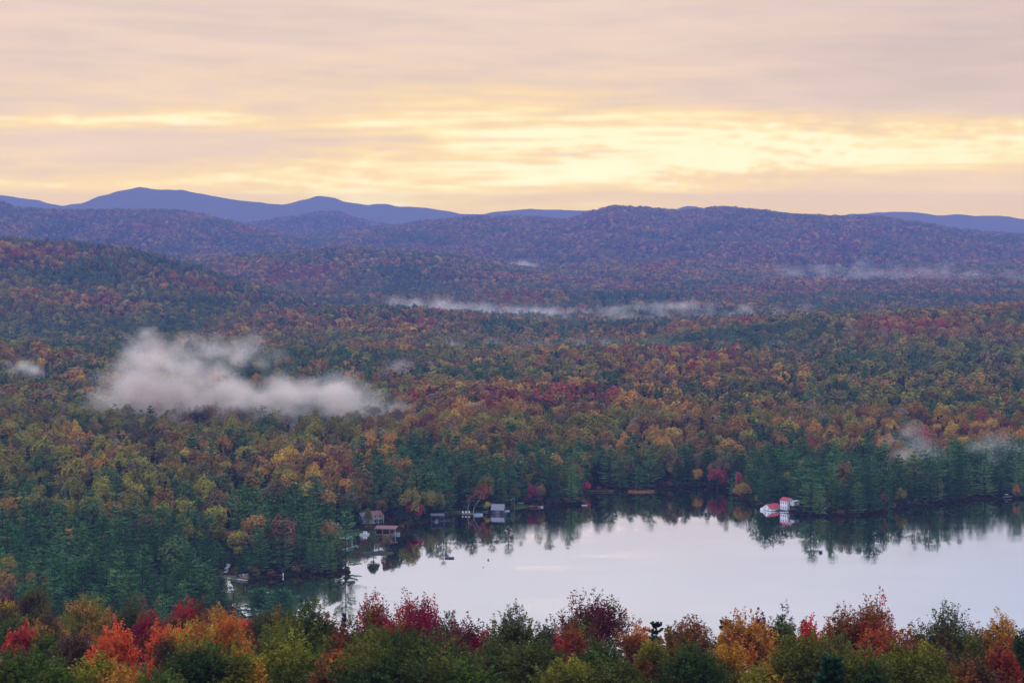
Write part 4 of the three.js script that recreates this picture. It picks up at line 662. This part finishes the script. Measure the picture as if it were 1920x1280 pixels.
// dark boathouse and the dock with chairs
{
  const o = thing('boathouse', 'dark boathouse with a flat roof right of the crimson shore tree', 'boathouse', onWater(820, 977, 0), 0.1);
  part('roof', box(7.0, 0.3, 5.0, 0, 3.3, 0).rotateX(0.08), M.dusk, o); part('wall', box(6.4, 3.0, 0.2, 0, 1.7, -2.2), M.dark, o); part('side_wall', box(0.2, 3.0, 4.4, -3.2, 1.7, 0), M.dark, o); part('deck', box(7.4, 0.2, 1.4, 0.4, 0.4, 2.4), M.dusk, o);
  for (const x of [-3.2, -1, 1.2, 3.3]) part('post', box(0.2, 3.1, 0.2, x, 1.5, 2.3), M.dusk, o);
}
boat('motorboat', 'white motorboat inside the dark boathouse', 'boat', onWater(819, 977.5, 0.05), 1.4, 4.4, 1.7, 0.7, M.white);
boat('motorboat', 'dark motorboat tied to the right side of the dark boathouse', 'boat', onWater(835, 976, 0.05), 0.4, 4.6, 1.7, 0.7, M.dark, (o) => { part('windscreen', box(0.07, 0.5, 1.3, 0.5, 1.1, 0), M.pane, o); });
{ const o = thing('dock', 'wide orange brown dock with chairs on the green bank', 'dock', onWater(879, 965, 0), -0.1); addDock(o, 7.2, 2.6, M.rust, 0.45); }
for (const [x, label] of [[868, 'leftmost white chair on the orange brown dock'], [874, 'middle white chair on the orange brown dock'], [880, 'rightmost white chair on the orange brown dock']]) { const p = onWater(x, 964, 0.5), o = thing('lawn_chair', label, 'chair', p, 0.3); part('seat', box(0.7, 0.08, 0.7, 0, 0.4, 0), M.white, o); part('backrest', box(0.7, 0.8, 0.08, 0, 0.75, -0.3).rotateX(-0.15), M.white, o); for (const sx of [-0.3, 0.3]) for (const sz of [-0.3, 0.3]) part('leg', box(0.07, 0.4, 0.07, sx, 0.2, sz), M.white, o); }
boat('motorboat', 'blue and white motorboat at the end of the orange brown dock', 'boat', onWater(897, 965.5, 0.05), 0.15, 4.4, 1.7, 0.65, M.white, (o) => { part('cover', box(2.4, 0.35, 1.4, -0.4, 0.95, 0), M.blue, o); });
{ const o = thing('dock', 'thin grey dock just left of the grey roofed boathouse', 'dock', onWater(908, 960.5, 0), 0.04); addDock(o, 4.2, 1.1, M.pale, 0.4); }
{
  const o = thing('boathouse', 'dark boathouse with a big sloping grey shingled roof', 'boathouse', onWater(934, 961.5, 0), -0.12);
  part('wall', gableBody(6.0, 5.4, 2.1, 2.4), M.dark, o); part('roof', gableRoof(6.0, 5.4, 2.1, 2.4, 0.45), M.grey, o); part('foundation', box(6.2, 0.4, 5.6, 0, 0), M.dark, o); part('door', box(2.2, 1.7, 0.1, 0, 0.95, 2.73), M.mauve, o); part('side_deck', box(1.6, 0.16, 4.8, 4.0, 0.5, 0), M.teal, o);
}
for (const [x, y, label] of [[944, 959.3, 'white rowing boat at the right corner of the grey roofed boathouse'], [951, 958.2, 'white rowing boat right of the one at the boathouse corner']]) boat('rowing_boat', label, 'boat', onWater(x, y, 0), 0.2, 2.4, 1.1, 0.45, M.white);
for (const [x, h, label] of [[958.6, 4.6, 'shortest of the three slim poles beside the grey roofed boathouse'], [961.8, 5.6, 'tallest and middle of the three slim poles by the boathouse'], [965, 5.0, 'right one of the three slim poles by the boathouse']]) { const o = thing('flagpole', label, 'pole', onWater(x, 954, 0)); part('pole', new THREE.CylinderGeometry(0.04, 0.07, h + 1, 8).translate(0, h / 2 - 0.4, 0), M.pale, o); part('finial', new THREE.SphereGeometry(0.16, 8, 6).translate(0, h + 0.15, 0), M.white, o); }
boat('rowing_boat', 'white rowing boat pulled up on the grass right of the slim poles', 'boat', base(976, 947.5, 0.2), -0.1, 3.4, 1.2, 0.45, M.white);
{ const o = thing('dock', 'bright orange red dock at the end of the grassy bank', 'dock', onWater(1003, 951.5, 0), -0.05); addDock(o, 6.0, 1.8, M.rust, 0.5); }
boat('canoe', 'orange red canoe lying on the bright orange red dock', 'canoe', onWater(1001, 951, 0.6), 0.05, 4.6, 0.9, 0.4, M.rust);
boat('motorboat', 'white motorboat at the right end of the bright orange red dock', 'boat', onWater(1014, 951, 0.05), 0.3, 2.8, 1.2, 0.5, M.white);
boat('rowing_boat', 'thin white boat at the tip of the bank before the marsh', 'boat', onWater(1096, 947.3, 0), 0.03, 3.0, 1.0, 0.35, M.white);

// beach in the cove
{ const o = thing('dock', 'long whitish dock slanting out from the sandy beach in the cove', 'dock', onWater(444, 1087.5, 0), -0.62); addDock(o, 11, 1.5, M.pale, 0.45); }
for (const [x, y, s, label] of [[450, 1083, 0.2, 'leftmost pale boat drawn up on the sandy beach'], [456, 1082.5, 0.5, 'middle pale boat drawn up on the sandy beach'], [463, 1082, 0.1, 'rightmost grey boat drawn up on the sandy beach']]) boat('rowing_boat', label, 'boat', base(x, y, 0.1), 1.2 + s, 2.6, 1.0, 0.4, s > 0.4 ? M.pale : M.grey);
{ const o = thing('dock', 'brown dock with a white end post right of the sandy beach', 'dock', onWater(520, 1080, 0), -0.2); addDock(o, 5.4, 1.2, M.rose, 0.45); part('end_post', box(0.25, 1.4, 0.25, 2.6, 0.8, 0.5), M.white, o); }
{ const g = []; for (let k = 0; k < 9; k++) g.push(box(1.5, 0.16, 1.1, 0.25 * Math.sin(k * 1.3), 0.15 + k * 0.22, -k * 1.2)); const o = thing('stone_steps', 'pale stone steps climbing from the sandy beach into the pines', 'steps', base(422, 1077)); g.forEach((q) => part('step', q, M.pale, o)); }
{ const m = new THREE.SphereGeometry(1, 28, 14); const p = m.attributes.position; for (let i = 0; i < p.count; i++) { const n = 1 + 0.25 * noise(p.getX(i) * 2.2, p.getY(i) * 2, p.getZ(i) * 2.2); p.setXYZ(i, p.getX(i) * 7.5 * n, p.getY(i) * 0.9 * n, p.getZ(i) * 4.5 * n); } m.computeVertexNormals(); m.deleteAttribute('uv'); const q = onWater(708, 1037, 0); m.translate(q.x, -0.1, q.z); struct('islet_ground', m, std(new THREE.Color(0.035, 0.035, 0.02), 1)); }

// marsh grass
for (const [x0, x1, y, colours, label] of [[1096, 1151, 921.5, [[0.30, 0.22, 0.06], [0.36, 0.20, 0.07], [0.20, 0.18, 0.05]], 'yellowish strip of marsh grass at the far water edge'], [1178, 1227, 921.5, [[0.42, 0.17, 0.07], [0.34, 0.20, 0.07], [0.28, 0.13, 0.08]], 'orange strip of marsh grass right of the yellowish one']]) {
  const R = rng(x0), b = new Builder(), a = onWater(x0, y), e = onWater(x1, y);
  for (let k = 0; k < 4200; k++) { const t = R(), z = (R() - 0.5) * 6.5 * (1 - Math.pow(Math.abs(t * 2 - 1), 6)), c = colours[Math.floor(clamp(t * 2.2 + R() * 1.2 - 0.3, 0, 2.99))], v = 0.7 + 0.6 * R(); b.blade(lerp(a.x, e.x, t), 0, a.z + z, (R() - 0.5) * 0.6, 0.85, (R() - 0.5) * 0.6, 0.5 + 0.65 * R(), 0.14, R() * 6.28, c.map((q) => q * v)); }
  const o = part(numbered('marsh_grass'), b.build(), needleMaterial, scene); tag(o, label, 'grass', null, 'stuff');
}
// trees that stand out along the shore [px, py of the foot, py of the top, width px, colour, label]
{
  const list = [
    [775, 986, 942, 34, [0.30, 0.030, 0.060], 'crimson tree at the water right of the reddish boathouse'],
    [998, 948, 915, 22, [0.22, 0.035, 0.075], 'small pinkish maroon tree behind the orange red dock'],
    [914, 960, 943, 14, [0.34, 0.26, 0.04], 'small yellow bush left of the grey roofed boathouse'],
    [1392, 940, 908, 34, [0.30, 0.17, 0.035], 'golden brown round tree left of the white boathouse, at the water'],
    [1386, 930, 888, 16, [0.42, 0.07, 0.07], 'slim pinkish red tree above the golden brown one'],
    [1420, 946, 930, 9, [0.36, 0.28, 0.06], 'tiny yellow tree just left of the white boathouse'],
    [1345, 920, 880, 40, [0.24, 0.050, 0.055], 'dull red tree behind the water left of the golden brown one'],
    [1760, 941, 905, 24, [0.26, 0.16, 0.05], 'tan and yellow tree right of the canopied boat'],
    [1907, 936, 910, 16, [0.36, 0.14, 0.05], 'small orange tree at the right edge of the shore'],
    [1655, 960, 925, 18, [0.20, 0.05, 0.045], 'small dark red tree by the water right of the reddish dock'],
    [700, 1037, 1000, 26, [0.075, 0.085, 0.03], 'green bushy tree on the islet before the cream house'],
    [725, 1036, 1004, 22, [0.17, 0.11, 0.05], 'tan thin tree on the islet before the reddish boathouse'],
    [690, 1000, 958, 16, [0.10, 0.12, 0.03], 'light green slim tree in front of the cream house'],
    [895, 955, 918, 44, [0.20, 0.085, 0.05], 'rusty tree with pale leaning trunk behind the orange brown dock'],
    [935, 940, 900, 44, [0.12, 0.095, 0.045], 'tall olive brown tree behind the grey roofed boathouse'],
    [835, 962, 925, 26, [0.16, 0.045, 0.06], 'dusky red tree behind the dark boathouse'],
    [1100, 928, 905, 20, [0.36, 0.05, 0.06], 'small bright red tree above the yellowish marsh grass'],
    [628, 1070, 1015, 34, [0.11, 0.12, 0.035], 'yellowish green tree at the end of the wooded point'],
    [655, 955, 925, 30, [0.36, 0.15, 0.035], 'orange tree in the woods above the cream house'],
    [515, 935, 905, 42, [0.30, 0.22, 0.035], 'golden tree standing above the cove pines'],
    [430, 985, 948, 34, [0.30, 0.055, 0.065], 'red tree among the cove pines'],
    [290, 985, 962, 50, [0.24, 0.085, 0.045], 'broad rust red tree at the back of the pine stand'],
    [425, 1030, 1000, 28, [0.34, 0.06, 0.06], 'small red tree in front of the cove pines'],
  ];
  list.forEach(([px, foot, top, wide, c, label], k) => {
    const p = base(px, foot), m = -p.z / FOCAL, H = (foot - top) * m, o = thing('broadleaf_tree', label, 'tree', p, k), mat = needleMaterial.clone(); mat.color.setRGB(...c);
    const [crown, wood] = broadleafFar(820 + k, { H, radius: wide * m * 0.47, crown: 0.84, faces: 1500, size: 0.16 + wide * m * 0.055, lobes: 9 + k % 4, tint: 0.3 });
    part('crown', crown, mat, o); part('trunk', wood, barkMaterial, o);
  });
  const birches = [[887, 963, 936, 3.2, 'tall leaning white birch trunk behind the orange brown dock'], [877, 963, 943, 0.5, 'short upright white birch trunk beside the leaning one'], [1794, 936, 912, 5.0, 'white birch trunk leaning over the water at right']];
  birches.forEach(([px, foot, top, lean, label], k) => {
    const p = base(px, foot), m = -p.z / FOCAL, H = (foot - top) * m, o = thing('birch_tree', label, 'tree', p), b = new Builder(), c = [0.36, 0.35, 0.33];
    b.tube([[0, -0.6, 0], [lean * 0.15, H * 0.4, 0.2], [lean * 0.6, H * 0.75, 0.1], [lean, H, 0]], 0.16, 0.07, 7, c); part('trunk', b.build(), barkMaterial, o);
    const e = new Builder(); e.tube([[lean * 0.5, H * 0.7, 0], [lean * 0.5 + 1.0, H * 0.86, 0.3], [lean * 0.5 + 2.0, H * 0.95, 0.4]], 0.07, 0.03, 5, c); part('limb', e.build(), barkMaterial, o);
    const mat = needleMaterial.clone(); mat.color.setRGB(0.14, 0.09, 0.05); part('crown', broadleafFar(870 + k, { H: 3, radius: 1.4, crown: 0.95, faces: 160, size: 0.5, lobes: 5, trunk: false })[0].translate(lean * 1.05, H - 1.2, 0), mat, o);
  });
  const o = thing('sapling', 'two slim bare orange stems on the tip of the wooded point', 'sapling', base(651, 1070)), R = rng(5);
  for (const x of [-0.5, 0.5]) { const b = new Builder(); b.tube([[x, -0.5, 0], [x + 0.1, 2.4, 0], [x * 1.4, 5.2, 0]], 0.09, 0.04, 5, [0.34, 0.14, 0.06]); part('stem', b.build(), barkMaterial, o); }
  const f = new Builder(); for (let k = 0; k < 60; k++) { const d = onSphere(R); f.tri(d[0] * 0.9, 4.6 + d[1] * 0.9, d[2] * 0.9, d[0], d[1], d[2], 0.35, R() * 6, [0.30, 0.10, 0.05]); } part('crown', f.build(), needleMaterial, o);
}
// the lodge whose red roof shows in the woods
{
  const d = 1540, x = (1362 - 960) / FOCAL * d, g = groundAt(x, d), o = thing('lodge', 'long red roof of a lodge showing in the middle of the woods', 'lodge', { x, y: g, z: -d }, -0.12), top = EYE - (732 - HORIZON) / FOCAL * d - g;
  part('wall', gableBody(6.4, 4.6, top - 1.4, 1.4), M.dusk, o); part('roof', gableRoof(6.4, 4.6, top - 1.4, 1.4, 0.5), M.red, o); for (const wx of [-2, 0, 2]) addWindow(o, 0.8, 1.1, wx, top - 3, 2.33, 0);
}
// ------------------------------------------------------------------ morning mist hanging over the trees
{
  // vapour is a cloud of droplets: each puff holds thousands of fine flakes, far smaller than they can be seen one by one
  const vapour = new THREE.MeshPhysicalMaterial({ name: 'mist', color: new THREE.Color(1.0, 0.86, 0.73), roughness: 1, specularIntensity: 0, side: THREE.DoubleSide });
  const R0 = rng(4242), puffShapes = [0, 1, 2].map(() => {
    const p = [], bell = () => (R0() + R0() + R0() + R0() - 2) * 0.75;
    for (let k = 0; k < 5000; k++) { const x = bell(), y = bell(), z = bell(), a = onSphere(R0), b = onSphere(R0), s = 0.0150; p.push(x, y, z, x + a[0] * s, y + a[1] * s, z + a[2] * s, x + b[0] * s, y + b[1] * s, z + b[2] * s); }
    const g = new THREE.BufferGeometry(); g.setAttribute('position', new THREE.Float32BufferAttribute(p, 3)); return g;
  });
  function mist(label, d, thick, size, count, puffs, seed) {
    const R = rng(seed), total = puffs.reduce((s, q) => s + q[2] * q[3] * q[4], 0), m = d / FOCAL, bell = () => (R() + R() + R() + R() - 2) * 0.9, lists = [[], [], []];
    let n = 0, tries = 0;
    while (n < count && tries++ < count * 30) {
      let pick = R() * total, q = puffs[0];
      for (const c of puffs) { pick -= c[2] * c[3] * c[4]; if (pick <= 0) { q = c; break; } }
      const u = q[0] + bell() * q[2], v = q[1] + bell() * q[3] + (q[5] ?? 0) * (u - q[0]), dd = d + bell() * thick, o = at(u, v, dd), k = 0.8 / (q[3] * m), w = fbm(o.x * k * 0.55, o.y * k * 0.9, o.z * k * 0.5 + seed, 4);
      if (R() > smoothstep(w, -0.22, 0.22) || o.y < groundAt(o.x, dd) + 2) continue;
      const s = size * (0.55 + 0.9 * R());
      lists[n++ % 3].push(new THREE.Matrix4().compose(o, new THREE.Quaternion().setFromEuler(new THREE.Euler((R() - 0.5) * 0.6, R() * 6.28, (R() - 0.5) * 0.6)), new THREE.Vector3(s * 1.3, s * Math.min(0.85, 2 * q[3] * m / size), s * 1.3)));
    }
    const bank = new THREE.Group(); bank.name = numbered('mist_bank'); tag(bank, label, 'mist', null, 'stuff'); scene.add(bank);
    lists.forEach((list, k) => { if (!list.length) return; const mesh = new THREE.InstancedMesh(puffShapes[k], vapour, list.length); mesh.name = 'vapour'; mesh.castShadow = mesh.receiveShadow = true; list.forEach((q, i) => mesh.setMatrixAt(i, q)); bank.add(mesh); });
  }
  mist('thick creamy white mist bank drifting over the woods at left', 1275, 40, 5.6, 1150, [[285, 655, 42, 26, 0.7], [290, 690, 55, 30, 0.8], [300, 778, 130, 18, 0.45], [560, 780, 110, 16, 0.35], [262, 728, 62, 40, 1], [320, 738, 100, 40, 1], [430, 746, 90, 28, 1], [520, 742, 85, 28, 1], [600, 742, 70, 30, 1], [645, 750, 45, 34, 0.9], [370, 700, 60, 24, 0.5]], 11);
  mist('small white wisp of mist at the left edge above the woods', 1500, 30, 5, 18, [[40, 690, 34, 11, 0.7]], 12);
  mist('thin mist trailing from the large bank', 1290, 50, 6, 200, [[700, 780, 70, 30, 0.5], [560, 790, 130, 22, 0.4], [190, 765, 45, 26, 0.3], [420, 660, 70, 26, 0.4]], 13);
  mist('long pale mist streak behind the middle ridge', 3250, 120, 11, 170, [[800, 570, 60, 6, 1, 0.1], [880, 580, 100, 8, 1.2, 0.09], [980, 590, 120, 12, 0.8, 0.06], [1080, 600, 110, 18, 0.45]], 14);
  mist('white mist streak in the valley left of the right hill', 3000, 60, 8, 70, [[1250, 574, 75, 6, 2.4], [1170, 577, 60, 5, 0.8], [1330, 590, 90, 12, 0.4], [1200, 592, 150, 16, 0.4]], 15);
  mist('thin mist filling the valley between the middle ridge and the right hill', 3050, 170, 14, 34, [[1040, 596, 150, 16, 0.6], [1230, 592, 170, 15, 0.7], [1420, 582, 120, 10, 0.4]], 23);
  mist('tiny white mist patch at the foot of the great ridge', 5900, 90, 16, 34, [[985, 500, 26, 8, 0.9, 0.15], [1000, 504, 12, 4, 1]], 16);
  mist('faint wide mist lying below the great ridge at right', 5200, 300, 22, 80, [[1640, 525, 180, 30, 0.5], [1780, 535, 160, 28, 0.6], [1880, 550, 100, 26, 0.5], [1520, 515, 90, 10, 0.5]], 17);
  mist('faint blue mist between the conifers in the middle', 2150, 80, 12, 75, [[980, 672, 110, 20, 0.5], [1080, 668, 100, 22, 0.6], [860, 660, 90, 18, 0.3], [1330, 672, 180, 16, 0.5]], 18);
  mist('small wisp of mist over the woods beside the large bank', 1700, 40, 6, 9, [[755, 692, 32, 12, 0.8]], 19);
  mist('small wisp of mist in the middle of the coloured woods', 1330, 40, 6, 9, [[905, 785, 38, 18, 0.8]], 20);
  mist('faint smoke like mist rising from the pines at right', 1060, 40, 6, 18, [[1720, 830, 50, 34, 0.6], [1690, 870, 45, 30, 0.35], [1860, 850, 55, 40, 0.3]], 21);
}


renderer.render(scene, camera);
